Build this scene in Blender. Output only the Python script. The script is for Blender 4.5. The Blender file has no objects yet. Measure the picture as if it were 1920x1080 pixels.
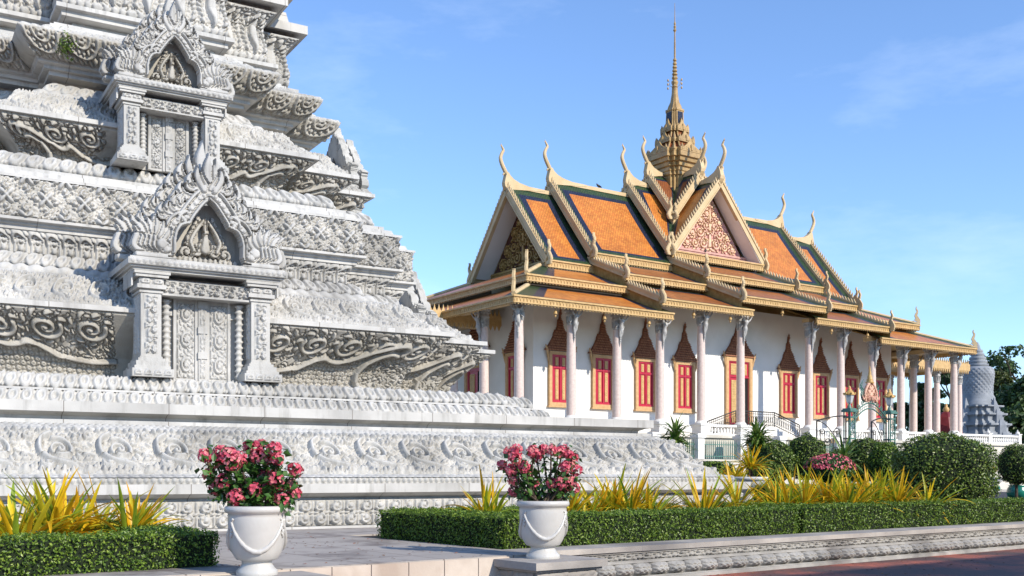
import bpy, bmesh, math, random
import numpy as np
from mathutils import Matrix, Vector
R = math.radians
rnd = random.Random(7)
rng = np.random.default_rng(7)
SC = bpy.context.scene
COL = SC.collection

# ------------------------------------------------------------ camera, sky, sun, exposure
cam_d = bpy.data.cameras.new("camera"); cam = bpy.data.objects.new("camera", cam_d); COL.objects.link(cam)
cam.location = (0, 0, 1.5); cam.rotation_euler = (R(90), 0, 0)
cam_d.sensor_width = 36; cam_d.lens = 37.44; cam_d.shift_y = 350 / 1920
cam_d.clip_start = 0.1; cam_d.clip_end = 6000
SC.camera = cam
SUN_EL = R(30)
TX, TY = -0.79, 0.67                       # horizontal travel of the sunlight
W = bpy.data.worlds.new("World"); SC.world = W; W.use_nodes = True
wn, wl = W.node_tree.nodes, W.node_tree.links
wn.clear()
wo = wn.new("ShaderNodeOutputWorld"); wb = wn.new("ShaderNodeBackground")
sk = wn.new("ShaderNodeTexSky"); sk.sky_type = 'NISHITA'; sk.sun_disc = False
sk.sun_elevation = SUN_EL; sk.sun_rotation = math.atan2(-TX, -TY)
sk.air_density = 1.0; sk.dust_density = 0.0; sk.ozone_density = 4.0; sk.altitude = 0
tcw = wn.new("ShaderNodeTexCoord"); mpw = wn.new("ShaderNodeMapping"); mpw.inputs['Scale'].default_value = (2.2, 2.2, 7.0)
mpw.inputs['Rotation'].default_value = (0, R(12), 0)
nzw = wn.new("ShaderNodeTexNoise"); nzw.inputs['Scale'].default_value = 1.6; nzw.inputs['Detail'].default_value = 7; nzw.inputs['Roughness'].default_value = .6
crw = wn.new("ShaderNodeValToRGB"); crw.color_ramp.elements[0].position = .54; crw.color_ramp.elements[1].position = .86
crw.color_ramp.elements[0].color = (0, 0, 0, 1); crw.color_ramp.elements[1].color = (.22, .22, .22, 1)
mxw = wn.new("ShaderNodeMixRGB"); mxw.inputs[2].default_value = (7.5, 8.2, 9.0, 1)
wl.new(tcw.outputs['Generated'], mpw.inputs[0]); wl.new(mpw.outputs[0], nzw.inputs[0]); wl.new(nzw.outputs[0], crw.inputs[0])
hsw = wn.new("ShaderNodeHueSaturation"); hsw.inputs['Hue'].default_value = .505; hsw.inputs['Saturation'].default_value = 1.05; hsw.inputs['Value'].default_value = 1.3
va = wn.new("ShaderNodeVectorMath"); va.operation = 'ADD'; va.inputs[1].default_value = (0, 0, .03)
vn = wn.new("ShaderNodeVectorMath"); vn.operation = 'NORMALIZE'
wl.new(tcw.outputs['Generated'], va.inputs[0]); wl.new(va.outputs[0], vn.inputs[0]); wl.new(vn.outputs[0], sk.inputs[0])
wl.new(sk.outputs[0], hsw.inputs['Color'])
wl.new(crw.outputs[0], mxw.inputs[0]); wl.new(hsw.outputs[0], mxw.inputs[1]); wl.new(mxw.outputs[0], wb.inputs[0])
wb.inputs[1].default_value = 0.15
wl.new(wb.outputs[0], wo.inputs[0])
sun_d = bpy.data.lights.new("sun", 'SUN'); sun_d.energy = 4.0; sun_d.angle = R(.5); sun_d.color = (1, .92, .80)
sun = bpy.data.objects.new("sun", sun_d); COL.objects.link(sun); sun.location = (30, -25, 40)
hv = Vector((TX, TY, 0)).normalized() * math.cos(SUN_EL)
sun.rotation_euler = Vector((hv.x, hv.y, -math.sin(SUN_EL))).to_track_quat('-Z', 'Y').to_euler()
SC.view_settings.view_transform = 'Standard'; SC.view_settings.look = 'None'
SC.view_settings.exposure = 0.45; SC.view_settings.gamma = 1
try:
    SC.cycles.max_bounces = 6; SC.cycles.diffuse_bounces = 3; SC.cycles.transparent_max_bounces = 8; SC.cycles.use_denoising = True
except Exception: pass

# ------------------------------------------------------------ helpers
class MB:
    """collects vertices and faces, then links them as one mesh object"""
    def __init__(s): s.v = []; s.f = []; s.m = []; s.n = 0; s.c = []
    def add(s, V, F, mi=0, col=None):
        V = np.asarray(V, float).reshape(-1, 3)
        s.v.append(V); o = s.n; s.n += len(V)
        if isinstance(F, np.ndarray):
            s.f.append(F + o); s.m.append(np.full(len(F), mi, int))
        else:
            by = {}
            for f in F: by.setdefault(len(f), []).append(f)
            for k, l in by.items():
                s.f.append(np.array(l, int) + o); s.m.append(np.full(len(l), mi, int))
        s.c.append(np.ones((len(V), 4)) if col is None else np.broadcast_to(np.asarray(col, float), (len(V), 4)))
        return s
    def box(s, x0, x1, y0, y1, z0, z1, mi=0, M=None):
        V = np.array([(x, y, z) for x in (x0, x1) for y in (y0, y1) for z in (z0, z1)], float)
        if M is not None: V = V @ np.array(M.to_3x3()).T + np.array(M.translation)
        return s.add(V, [(0, 1, 3, 2), (4, 6, 7, 5), (0, 4, 5, 1), (2, 3, 7, 6), (0, 2, 6, 4), (1, 5, 7, 3)], mi)
    def hexa(s, P, mi=0):
        return s.add(P, [(3, 2, 1, 0), (4, 5, 6, 7), (0, 1, 5, 4), (1, 2, 6, 5), (2, 3, 7, 6), (3, 0, 4, 7)], mi)
    def slab(s, P4, d, mi=0):
        """a quad thickened along the vector d"""
        P = np.array(P4, float); return s.hexa(np.vstack([P, P + np.array(d, float)]), mi)
    def lathe(s, prof, c=(0, 0, 0), seg=24, mi=0, a0=0.0):
        p = np.array(prof, float); a = a0 + np.arange(seg) / seg * 2 * math.pi
        V = np.stack([c[0] + p[:, None, 0] * np.cos(a), c[1] + p[:, None, 0] * np.sin(a), c[2] + np.repeat(p[:, 1:2], seg, 1)], -1)
        n = len(p); F = []
        i = np.arange(n - 1)[:, None] * seg; j = np.arange(seg)[None]; k = (j + 1) % seg
        F = np.stack([i + j, i + k, i + seg + k, i + seg + j], -1).reshape(-1, 4)
        s.add(V, F, mi)
        s.add(V[0], [tuple(range(seg))[::-1]], mi); s.add(V[-1], [tuple(range(seg))], mi)
        return s
    def tube(s, pts, rad, seg=8, mi=0, flat=1.0, cap=True):
        P = np.array(pts, float); n = len(P); r = np.broadcast_to(np.asarray(rad, float), (n,))
        T = np.gradient(P, axis=0); T /= np.linalg.norm(T, axis=1)[:, None] + 1e-9
        up = np.array([0, 0, 1.]) if abs(T[0, 2]) < .9 else np.array([1., 0, 0])
        V = []
        for i in range(n):
            x = np.cross(T[i], up); ln = np.linalg.norm(x)
            if ln < 1e-4: x = px
            else: x = x / ln
            px = x; y = np.cross(x, T[i]); up = y
            a = np.arange(seg) / seg * 2 * math.pi
            V.append(P[i] + r[i] * (np.cos(a)[:, None] * x + flat * np.sin(a)[:, None] * y))
        V = np.array(V)
        i = np.arange(n - 1)[:, None] * seg; j = np.arange(seg)[None]; k = (j + 1) % seg
        s.add(V, np.stack([i + j, i + k, i + seg + k, i + seg + j], -1).reshape(-1, 4)[:, ::-1], mi)
        if cap: s.add(V[0], [tuple(range(seg))], mi); s.add(V[-1], [tuple(range(seg))[::-1]], mi)
        return s
    def ball(s, c, r, seg=10, rings=6, mi=0):
        t = np.linspace(-math.pi / 2, math.pi / 2, rings + 1)
        rr = np.broadcast_to(np.asarray(r, float), (3,))
        a = np.arange(seg) / seg * 2 * math.pi
        V = np.stack([c[0] + rr[0] * np.cos(t)[:, None] * np.cos(a), c[1] + rr[1] * np.cos(t)[:, None] * np.sin(a), c[2] + rr[2] * np.repeat(np.sin(t)[:, None], seg, 1)], -1)
        i = np.arange(rings)[:, None] * seg; j = np.arange(seg)[None]; k = (j + 1) % seg
        return s.add(V, np.stack([i + j, i + k, i + seg + k, i + seg + j], -1).reshape(-1, 4), mi)
    def grid(s, P, mi=0):
        a, b = P.shape[:2]
        i = np.arange(a - 1)[:, None] * b; j = np.arange(b - 1)[None]
        return s.add(P.reshape(-1, 3), np.stack([i + j, i + j + 1, i + b + j + 1, i + b + j], -1).reshape(-1, 4), mi)
    def prism(s, poly, d0, d1, axes, mi=0):
        """polygon (2d points) extruded: axes = (origin, ex, ey, en)"""
        O, ex, ey, en = [np.array(q, float) for q in axes]
        p = np.array(poly, float); B = O + p[:, :1] * ex + p[:, 1:] * ey
        n = len(p); V = np.vstack([B + d0 * en, B + d1 * en])
        s.add(V, [tuple(range(n))[::-1], tuple(range(n, 2 * n))] + [(i, (i + 1) % n, n + (i + 1) % n, n + i) for i in range(n)], mi)
        return s
    def build(s, name, mats, parent=None, smooth=False, col=False, loc=None):
        me = bpy.data.meshes.new(name)
        V = np.vstack(s.v) if s.v else np.zeros((0, 3))
        me.vertices.add(len(V)); me.vertices.foreach_set("co", V.ravel())
        nl = sum(f.size for f in s.f); nf = sum(len(f) for f in s.f)
        me.loops.add(nl); me.polygons.add(nf)
        li = np.concatenate([f.ravel() for f in s.f]); lt = np.concatenate([np.full(len(f), f.shape[1]) for f in s.f])
        ls = np.concatenate([[0], np.cumsum(lt)[:-1]])
        me.loops.foreach_set("vertex_index", li.astype(np.int32))
        me.polygons.foreach_set("loop_start", ls.astype(np.int32)); me.polygons.foreach_set("loop_total", lt.astype(np.int32))
        me.polygons.foreach_set("material_index", np.concatenate(s.m).astype(np.int32))
        me.polygons.foreach_set("use_smooth", np.full(nf, smooth))
        for m in (mats if isinstance(mats, (list, tuple)) else [mats]): me.materials.append(m)
        me.update(calc_edges=True); me.validate()
        if col:
            at = me.color_attributes.new("tint", 'FLOAT_COLOR', 'POINT'); at.data.foreach_set("color", np.vstack(s.c).astype(np.float32).ravel())
        o = bpy.data.objects.new(name, me); COL.objects.link(o)
        if parent is not None: o.parent = parent
        if loc is not None: o.location = loc
        return o

def tag(o, label=None, cat=None, group=None, kind=None):
    if label: o["label"] = label
    if cat: o["category"] = cat
    if group: o["group"] = group
    if kind: o["kind"] = kind
    return o
def empty(name, loc=(0, 0, 0), rz=0.0, label=None, cat=None, group=None):
    o = bpy.data.objects.new(name, None); COL.objects.link(o); o.location = loc; o.rotation_euler = (0, 0, rz); o.empty_display_size = .3
    return tag(o, label, cat, group)
def copy_tree(o, parent=None):
    c = o.copy(); COL.objects.link(c)
    if parent is not None: c.parent = parent
    for ch in o.children: copy_tree(ch, c)
    return c

# ------------------------------------------------------------ materials
def new_mat(name):
    m = bpy.data.materials.new(name); m.use_nodes = True
    n = m.node_tree.nodes; n.clear()
    o = n.new("ShaderNodeOutputMaterial"); b = n.new("ShaderNodeBsdfPrincipled")
    m.node_tree.links.new(b.outputs[0], o.inputs[0]); return m, n, m.node_tree.links, b
def mat(name, c1, c2=None, scale=3.0, rough=.7, bump=0.0, bscale=None, metal=0.0, detail=6, spec=.3, stretch=None, c3=None, scale3=.6, lo=.35, hi=.7, streak=None, joints=None):
    m, n, l, b = new_mat(name)
    b.inputs['Roughness'].default_value = rough; b.inputs['Metallic'].default_value = metal; b.inputs['Specular IOR Level'].default_value = spec
    tc = n.new("ShaderNodeTexCoord"); co = tc.outputs['Object']
    if stretch:
        mp = n.new("ShaderNodeMapping"); mp.inputs['Scale'].default_value = stretch; l.new(co, mp.inputs[0]); co = mp.outputs[0]
    nz = n.new("ShaderNodeTexNoise"); nz.inputs['Scale'].default_value = scale; nz.inputs['Detail'].default_value = detail; l.new(co, nz.inputs[0])
    cr = n.new("ShaderNodeValToRGB"); cr.color_ramp.elements[0].position = lo; cr.color_ramp.elements[1].position = hi
    cr.color_ramp.elements[0].color = (*(c2 or c1), 1); cr.color_ramp.elements[1].color = (*c1, 1)
    l.new(nz.outputs[0], cr.inputs[0]); out = cr.outputs[0]
    if c3:
        n3 = n.new("ShaderNodeTexNoise"); n3.inputs['Scale'].default_value = scale3; n3.inputs['Detail'].default_value = 5; l.new(co, n3.inputs[0])
        r3 = n.new("ShaderNodeValToRGB"); r3.color_ramp.elements[0].position = .5; r3.color_ramp.elements[1].position = .68; l.new(n3.outputs[0], r3.inputs[0])
        mx = n.new("ShaderNodeMixRGB"); mx.inputs[2].default_value = (*c3, 1); l.new(r3.outputs[0], mx.inputs[0]); l.new(out, mx.inputs[1]); out = mx.outputs[0]
    if streak:                                # long rain stains running down the faces
        ms = n.new("ShaderNodeMapping"); ms.inputs['Scale'].default_value = (2.6, 2.6, .35); l.new(tc.outputs['Object'], ms.inputs[0])
        n4 = n.new("ShaderNodeTexNoise"); n4.inputs['Scale'].default_value = 1.6; n4.inputs['Detail'].default_value = 8; n4.inputs['Roughness'].default_value = .65; l.new(ms.outputs[0], n4.inputs[0])
        r4 = n.new("ShaderNodeValToRGB"); r4.color_ramp.elements[0].position = .52; r4.color_ramp.elements[1].position = .72; l.new(n4.outputs[0], r4.inputs[0])
        m4 = n.new("ShaderNodeMixRGB"); m4.inputs[2].default_value = (*streak, 1); l.new(r4.outputs[0], m4.inputs[0]); l.new(out, m4.inputs[1]); out = m4.outputs[0]
    if joints:
        sx = n.new("ShaderNodeSeparateXYZ"); l.new(tc.outputs['Object'], sx.inputs[0]); cx_ = n.new("ShaderNodeCombineXYZ"); l.new(sx.outputs[0], cx_.inputs[0]); l.new(sx.outputs[2], cx_.inputs[1])
        bk = n.new("ShaderNodeTexBrick"); bk.inputs['Scale'].default_value = 1; bk.inputs['Brick Width'].default_value = joints; bk.inputs['Row Height'].default_value = 7.3; bk.inputs['Mortar Size'].default_value = .008; bk.inputs['Mortar Smooth'].default_value = .3; l.new(cx_.outputs[0], bk.inputs[0])
        m5 = n.new("ShaderNodeMixRGB"); m5.inputs[2].default_value = (.16, .14, .12, 1); l.new(bk.outputs['Fac'], m5.inputs[0]); l.new(out, m5.inputs[1]); out = m5.outputs[0]
    l.new(out, b.inputs['Base Color'])
    if bump:
        nb = n.new("ShaderNodeTexNoise"); nb.inputs['Scale'].default_value = bscale or scale * 6; nb.inputs['Detail'].default_value = 4; l.new(co, nb.inputs[0])
        bp = n.new("ShaderNodeBump"); bp.inputs['Strength'].default_value = bump; bp.inputs['Distance'].default_value = .02
        l.new(nb.outputs[0], bp.inputs['Height']); l.new(bp.outputs[0], b.inputs['Normal'])
    return m
def leaf_mat(name, cols, scale=14.0, rough=.45, trans=.25, tint=False, spec=.4):
    """cols: dark to light leaf colours picked by fine noise; tint uses the vertex colour"""
    m, n, l, b = new_mat(name)
    tc = n.new("ShaderNodeTexCoord")
    nz = n.new("ShaderNodeTexNoise"); nz.inputs['Scale'].default_value = scale; nz.inputs['Detail'].default_value = 2; l.new(tc.outputs['Object'], nz.inputs[0])
    cr = n.new("ShaderNodeValToRGB"); e = cr.color_ramp.elements
    e[0].position = .32; e[1].position = .68; e[0].color = (*cols[0], 1); e[1].color = (*cols[-1], 1)
    for k, c in enumerate(cols[1:-1]):
        q = e.new(.32 + .36 * (k + 1) / (len(cols) - 1)); q.color = (*c, 1)
    l.new(nz.outputs[0], cr.inputs[0]); out = cr.outputs[0]
    if tint:
        at = n.new("ShaderNodeAttribute"); at.attribute_name = "tint"
        mx = n.new("ShaderNodeMixRGB"); mx.blend_type = 'MULTIPLY'; mx.inputs[0].default_value = 1
        l.new(at.outputs[0], mx.inputs[1]); l.new(out, mx.inputs[2]); out = mx.outputs[0]
    l.new(out, b.inputs['Base Color'])
    b.inputs['Roughness'].default_value = rough; b.inputs['Specular IOR Level'].default_value = spec
    if trans:
        t = n.new("ShaderNodeBsdfTranslucent"); l.new(out, t.inputs[0]); ms = n.new("ShaderNodeMixShader"); ms.inputs[0].default_value = trans
        o = [x for x in n if x.type == 'OUTPUT_MATERIAL'][0]
        l.new(b.outputs[0], ms.inputs[1]); l.new(t.outputs[0], ms.inputs[2]); l.new(ms.outputs[0], o.inputs[0])
    return m
M = {}
M['marble'] = mat('white_marble', (.54, .525, .49), (.43, .42, .39), 1.7, .85, .3, 40, c3=(.33, .32, .295), scale3=.6, streak=(.26, .25, .225))
M['marble_old'] = mat('weathered_marble', (.48, .455, .405), (.35, .33, .285), 2.6, .85, .35, 40, c3=(.31, .29, .245), scale3=.8, streak=(.25, .23, .195))
M['marble_plain'] = mat('smooth_marble', (.57, .555, .52), (.47, .46, .43), 1.2, .75, .1, 30, c3=(.39, .38, .355), scale3=.8, streak=(.30, .29, .265), joints=1.85)
M['kerb_stone'] = mat('grey_edging_stone', (.40, .385, .355), (.27, .26, .24), 3.0, .85, .3, 40, c3=(.17, .16, .15), scale3=1.2)
M['white'] = mat('white_paint', (.80, .78, .735), (.72, .70, .65), .7, .8, .05, 20, c3=(.68, .665, .62), scale3=.5)
M['podium'] = mat('ivory_paint', (.64, .60, .51), (.55, .51, .43), 1.1, .8, .1, 20, c3=(.45, .42, .35), scale3=.8)
M['spire'] = mat('bronze_gold_paint', (.46, .30, .115), (.30, .19, .07), 3.0, .45, .3, 10, spec=.5)
M['cream'] = mat('cream_paint', (.60, .46, .27), (.52, .38, .20), 1.5, .6, .05, 20)
M['gold'] = mat('gold_paint', (.58, .38, .155), (.45, .28, .10), 4.0, .5, .35, 14, spec=.5)
M['gold_dark'] = mat('dull_gold_paint', (.42, .27, .09), (.28, .17, .05), 5.0, .5, .3, 14)
M['red'] = mat('red_lacquer', (.46, .006, .034), (.36, .005, .026), 3.0, .4, 0, spec=.5)
M['frame'] = mat('ochre_frame_paint', (.58, .37, .19), (.48, .29, .13), 6.0, .6, .4, 30)
M['brown'] = mat('brown_shingle_wood', (.33, .14, .075), (.20, .08, .045), 5.0, .7, .5, 18)
M['brown_lip'] = mat('terracotta_lip', (.42, .20, .11), (.30, .13, .07), 8.0, .7, .3, 18)
M['pink'] = mat('pink_granite', (.68, .56, .49), (.58, .45, .39), 9.0, .5, .05, 60)
M['greycap'] = mat('grey_cast_metal', (.50, .485, .46), (.33, .32, .30), 5.0, .5, .4, 25)
M['dark'] = mat('painted_dark', (.012, .011, .010), None, 1, .9)
M['green_iron'] = mat('green_painted_iron', (.10, .22, .18), (.06, .14, .115), 6, .5)
M['black_iron'] = mat('black_iron', (.03, .03, .032), (.06, .055, .05), 6, .5)
M['grey_stupa'] = mat('grey_stucco', (.32, .335, .35), (.20, .215, .23), 1.2, .8, .4, 12)
M['darkwood'] = mat('dark_gable_wood', (.085, .028, .018), (.05, .018, .012), 4, .7)
def tile_mat(name, c1, c2, cm, axis='x', rough=.35, sc=1.0):
    m, n, l, b = new_mat(name)
    tc = n.new("ShaderNodeTexCoord"); sp = n.new("ShaderNodeSeparateXYZ"); l.new(tc.outputs['Object'], sp.inputs[0])
    mu = n.new("ShaderNodeMath"); mu.operation = 'MULTIPLY'; mu.inputs[1].default_value = 1.3; l.new(sp.outputs['Z'], mu.inputs[0])
    cb = n.new("ShaderNodeCombineXYZ"); l.new(sp.outputs['X' if axis == 'x' else 'Y'], cb.inputs[0]); l.new(mu.outputs[0], cb.inputs[1])
    br = n.new("ShaderNodeTexBrick"); l.new(cb.outputs[0], br.inputs[0])
    br.inputs['Color1'].default_value = (*c1, 1); br.inputs['Color2'].default_value = (*c2, 1); br.inputs['Mortar'].default_value = (*cm, 1)
    br.inputs['Scale'].default_value = sc; br.inputs['Brick Width'].default_value = .17; br.inputs['Row Height'].default_value = .13; br.inputs['Mortar Size'].default_value = .016
    br.inputs['Bias'].default_value = -.1
    nz = n.new("ShaderNodeTexNoise"); nz.inputs['Scale'].default_value = 1.4; nz.inputs['Detail'].default_value = 6; l.new(tc.outputs['Object'], nz.inputs[0])
    mr = n.new("ShaderNodeMapRange"); mr.inputs[1].default_value = .3; mr.inputs[2].default_value = .7; mr.inputs[3].default_value = .78; mr.inputs[4].default_value = 1.12; l.new(nz.outputs[0], mr.inputs[0])
    mx = n.new("ShaderNodeMixRGB"); mx.blend_type = 'MULTIPLY'; mx.inputs[0].default_value = 1; l.new(br.outputs[0], mx.inputs[1]); l.new(mr.outputs[0], mx.inputs[2])
    l.new(mx.outputs[0], b.inputs['Base Color']); b.inputs['Roughness'].default_value = rough; b.inputs['Specular IOR Level'].default_value = .35
    bp = n.new("ShaderNodeBump"); bp.inputs['Strength'].default_value = .6; bp.inputs['Distance'].default_value = .03; l.new(br.outputs['Fac'], bp.inputs['Height']); bp.invert = True
    l.new(bp.outputs[0], b.inputs['Normal']); return m
for ax in 'xy':
    M['tile_' + ax] = tile_mat('orange_tile_' + ax, (.68, .26, .045), (.54, .165, .030), (.36, .11, .022), ax)
    M['skirt_' + ax] = tile_mat('darker_tile_' + ax, (.46, .155, .038), (.34, .11, .032), (.20, .065, .02), ax)  # darker, browner version of the roof tile for the stepped skirts
    M['green_' + ax] = tile_mat('green_tile_' + ax, (.030, .070, .028), (.055, .085, .028), (.015, .025, .018), ax)
    M['blue_' + ax] = tile_mat('blue_tile_' + ax, (.018, .026, .055), (.028, .036, .07), (.01, .012, .025), ax)
    M['browntile_' + ax] = tile_mat('brown_tile_' + ax, (.30, .095, .03), (.24, .08, .03), (.15, .05, .02), ax)

# ------------------------------------------------------------ frames of reference on the ground
PANG = math.atan2(math.cos(math.atan2(2890, 1997)), math.sin(math.atan2(2890, 1997)))   # long axis of the temple
SANG = math.atan2(math.cos(math.atan2(3330, 1997)), math.sin(math.atan2(3330, 1997)))   # face of the stupa and the garden
S1 = np.array([math.cos(SANG), math.sin(SANG)]); S2 = np.array([-math.sin(SANG), math.cos(SANG)])
SB = np.array([-3.0606, 20.3734]) - 2.145 * S1        # middle of the stupa's base line
HB = 12.17
G0 = np.array([-.06, 13.36])                          # corner of the garden edging by the second urn
ZG = .49                                              # garden level above the brick paving
GANG = PANG + .055                                    # direction of the garden edging
K1 = np.array([math.cos(GANG), math.sin(GANG)]); K2 = np.array([-math.sin(GANG), math.cos(GANG)])
def gp(a, b, z=0.0):
    p = G0 + a * K1 + b * K2; return (p[0], p[1], z)

# ------------------------------------------------------------ paving, terrace, paths
def brick_ground():
    m, n, l, b = new_mat('red_brick_paving')
    tc = n.new("ShaderNodeTexCoord"); mp = n.new("ShaderNodeMapping"); mp.inputs['Rotation'].default_value = (0, 0, -GANG); l.new(tc.outputs['Object'], mp.inputs[0])
    br = n.new("ShaderNodeTexBrick"); l.new(mp.outputs[0], br.inputs[0]); br.inputs['Scale'].default_value = 1
    br.inputs['Brick Width'].default_value = .24; br.inputs['Row Height'].default_value = .12; br.inputs['Mortar Size'].default_value = .008
    br.inputs['Color1'].default_value = (.46, .12, .065, 1); br.inputs['Color2'].default_value = (.34, .09, .052, 1); br.inputs['Mortar'].default_value = (.06, .05, .045, 1)
    nz = n.new("ShaderNodeTexNoise"); nz.inputs['Scale'].default_value = .7; nz.inputs['Detail'].default_value = 8; l.new(tc.outputs['Object'], nz.inputs[0])
    cr = n.new("ShaderNodeValToRGB"); cr.color_ramp.elements[0].position = .42; cr.color_ramp.elements[1].position = .6; l.new(nz.outputs[0], cr.inputs[0])
    mx = n.new("ShaderNodeMixRGB"); mx.inputs[2].default_value = (.09, .05, .042, 1); mx.inputs[0].default_value = .5
    iv = n.new("ShaderNodeMath"); iv.operation = 'SUBTRACT'; iv.inputs[0].default_value = 1; l.new(cr.outputs[0], iv.inputs[1]); 
    l.new(iv.outputs[0], mx.inputs[0]); l.new(br.outputs[0], mx.inputs[1]); l.new(mx.outputs[0], b.inputs['Base Color'])
    bp = n.new("ShaderNodeBump"); bp.inputs['Strength'].default_value = .5; bp.inputs['Distance'].default_value = .01; bp.invert = True; l.new(br.outputs['Fac'], bp.inputs['Height']); l.new(bp.outputs[0], b.inputs['Normal'])
    b.inputs['Roughness'].default_value = .75; return m
M['brick_ground'] = brick_ground()
M['asphalt'] = mat('asphalt', (.075, .075, .08), (.05, .05, .053), 3, .85, .4, 60)
M['soil'] = mat('garden_soil', (.09, .06, .04), (.05, .035, .022), 5, .9, .6, 20)
M['terrace'] = mat('stained_terrace_stone', (.46, .42, .37), (.30, .275, .25), 1.6, .8, .25, 25, c3=(.19, .175, .165), scale3=.55, stretch=(1, 1, 1))
def flagstone_mat():
    m, n, l, b = new_mat('flagstones')
    tc = n.new("ShaderNodeTexCoord"); mp = n.new("ShaderNodeMapping"); mp.inputs['Rotation'].default_value = (0, 0, -GANG); mp.inputs['Location'].default_value = (.2, .3, 0); l.new(tc.outputs['Object'], mp.inputs[0])
    br = n.new("ShaderNodeTexBrick"); l.new(mp.outputs[0], br.inputs[0]); br.inputs['Scale'].default_value = 1; br.offset = 0
    br.inputs['Brick Width'].default_value = 1.05; br.inputs['Row Height'].default_value = 1.05; br.inputs['Mortar Size'].default_value = .012
    br.inputs['Color1'].default_value = (.40, .36, .315, 1); br.inputs['Color2'].default_value = (.33, .295, .26, 1); br.inputs['Mortar'].default_value = (.17, .14, .12, 1)
    nz = n.new("ShaderNodeTexNoise"); nz.inputs['Scale'].default_value = 1.1; nz.inputs['Detail'].default_value = 9; nz.inputs['Roughness'].default_value = .65; l.new(tc.outputs['Object'], nz.inputs[0])
    cr = n.new("ShaderNodeValToRGB"); cr.color_ramp.elements[0].position = .50; cr.color_ramp.elements[1].position = .66; l.new(nz.outputs[0], cr.inputs[0])
    mx = n.new("ShaderNodeMixRGB"); mx.inputs[2].default_value = (.16, .135, .12, 1); l.new(cr.outputs[0], mx.inputs[0]); l.new(br.outputs[0], mx.inputs[1]); l.new(mx.outputs[0], b.inputs['Base Color'])
    b.inputs['Roughness'].default_value = .8
    bp = n.new("ShaderNodeBump"); bp.inputs['Strength'].default_value = .4; bp.inputs['Distance'].default_value = .01; l.new(nz.outputs[0], bp.inputs['Height']); l.new(bp.outputs[0], b.inputs['Normal']); return m
M['flag'] = flagstone_mat()

g = MB(); g.add([(-3000, -3000, 0), (3000, -3000, 0), (3000, 3000, 0), (-3000, 3000, 0)], [(0, 1, 2, 3)])
tag(g.build('ground', M['brick_ground']), kind='structure')
def ground_sheet(name, a0, a1, b0, b1, z0, z1, m):
    P = [gp(a0, b0), gp(a1, b0), gp(a1, b1), gp(a0, b1)]
    s = MB(); s.hexa([(p[0], p[1], z0) for p in P] + [(p[0], p[1], z1) for p in P])
    return tag(s.build(name, m), kind='structure')
# garden terrace around the stupa, paved path in front of it, soil beds
ground_sheet('terrace', -40, 70, .75, 75, -.3, ZG - .03, M['soil'])
ground_sheet('path', -30, .56, -.05, 9.0, -.2, ZG, M['flag'])
ground_sheet('stupa_path', -40, 16.3, 5.2, 36.0, -.2, ZG - .004, M['flag'])
ground_sheet('road', 19, 70, 9.2, 21.5, -.2, ZG - .008, M['asphalt'])
ground_sheet('temple_path', 10, 120, 22.6, 90, -.2, ZG - .012, M['asphalt'])
ground_sheet('pavement', 19, 70, 21.5, 22.6, -.2, ZG + .09, M['terrace'])
# ------------------------------------------------------------ relief carving: small height fields drawn with round strokes
def stamp(A, x, y, r, h, wrap=True):
    H, Wd = A.shape; r = max(r, .9)
    x0, x1 = int(math.floor(x - r)), int(math.ceil(x + r)); y0, y1 = max(0, int(math.floor(y - r))), min(H - 1, int(math.ceil(y + r)))
    if y1 < y0: return
    xs = np.arange(x0, x1 + 1); ys = np.arange(y0, y1 + 1)
    d = ((xs[None] - x) ** 2 + (ys[:, None] - y) ** 2) / (r * r)
    val = h * np.clip(1.0 - d * d, 0, 1) ** .5
    if wrap: xi = xs % Wd
    else:
        k = (xs >= 0) & (xs < Wd); xi = xs[k]; val = val[:, k]
        if not len(xi): return
    sub = A[y0:y1 + 1][:, xi]; A[y0:y1 + 1, xi] = np.maximum(sub, val)
CUT = {'w': 1.5, 'v': 0.0}
def stroke(A, pts, r, h, wrap=True, cut=None):
    cut = CUT['w'] if cut is None else cut
    p = np.array(pts, float); seg = np.hypot(*np.diff(p, axis=0).T); L = np.concatenate([[0], np.cumsum(seg)])
    r = np.broadcast_to(np.asarray(r, float), (len(p),)); hh = np.broadcast_to(np.asarray(h, float), (len(p),))
    n = max(2, int(L[-1] / .8) + 1); t = np.linspace(0, L[-1], n)
    if cut:                                   # a chiselled groove round the stroke, so that shapes stay apart
        Hh, Wd = A.shape
        for x, y, q in zip(np.interp(t, L, p[:, 0])[::2], np.interp(t, L, p[:, 1])[::2], np.interp(t, L, r)[::2]):
            q = max(q, .9) + cut; x0, x1 = int(math.floor(x - q)), int(math.ceil(x + q)); y0, y1 = max(0, int(math.floor(y - q))), min(Hh - 1, int(math.ceil(y + q)))
            if y1 < y0: continue
            xs = np.arange(x0, x1 + 1); ys = np.arange(y0, y1 + 1); ins = ((xs[None] - x) ** 2 + (ys[:, None] - y) ** 2) < q * q
            if wrap: xi = xs % Wd
            else:
                kk = (xs >= 0) & (xs < Wd); xi = xs[kk]; ins = ins[:, kk]
                if not len(xi): continue
            sub = A[y0:y1 + 1][:, xi]; sub[ins] = np.minimum(sub[ins], CUT['v']); A[y0:y1 + 1, xi] = sub
    for x, y, q, k in zip(np.interp(t, L, p[:, 0]), np.interp(t, L, p[:, 1]), np.interp(t, L, r), np.interp(t, L, hh)): stamp(A, x, y, q, k, wrap)
def groove(A, x, y, r, keep=.0, wrap=True):
    H, Wd = A.shape; ys, xs = np.mgrid[0:H, 0:Wd]; dx = np.abs(xs - x)
    if wrap: dx = np.minimum(dx % Wd, Wd - dx % Wd)
    A[(dx ** 2 + (ys - y) ** 2) < r * r] *= keep
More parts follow.
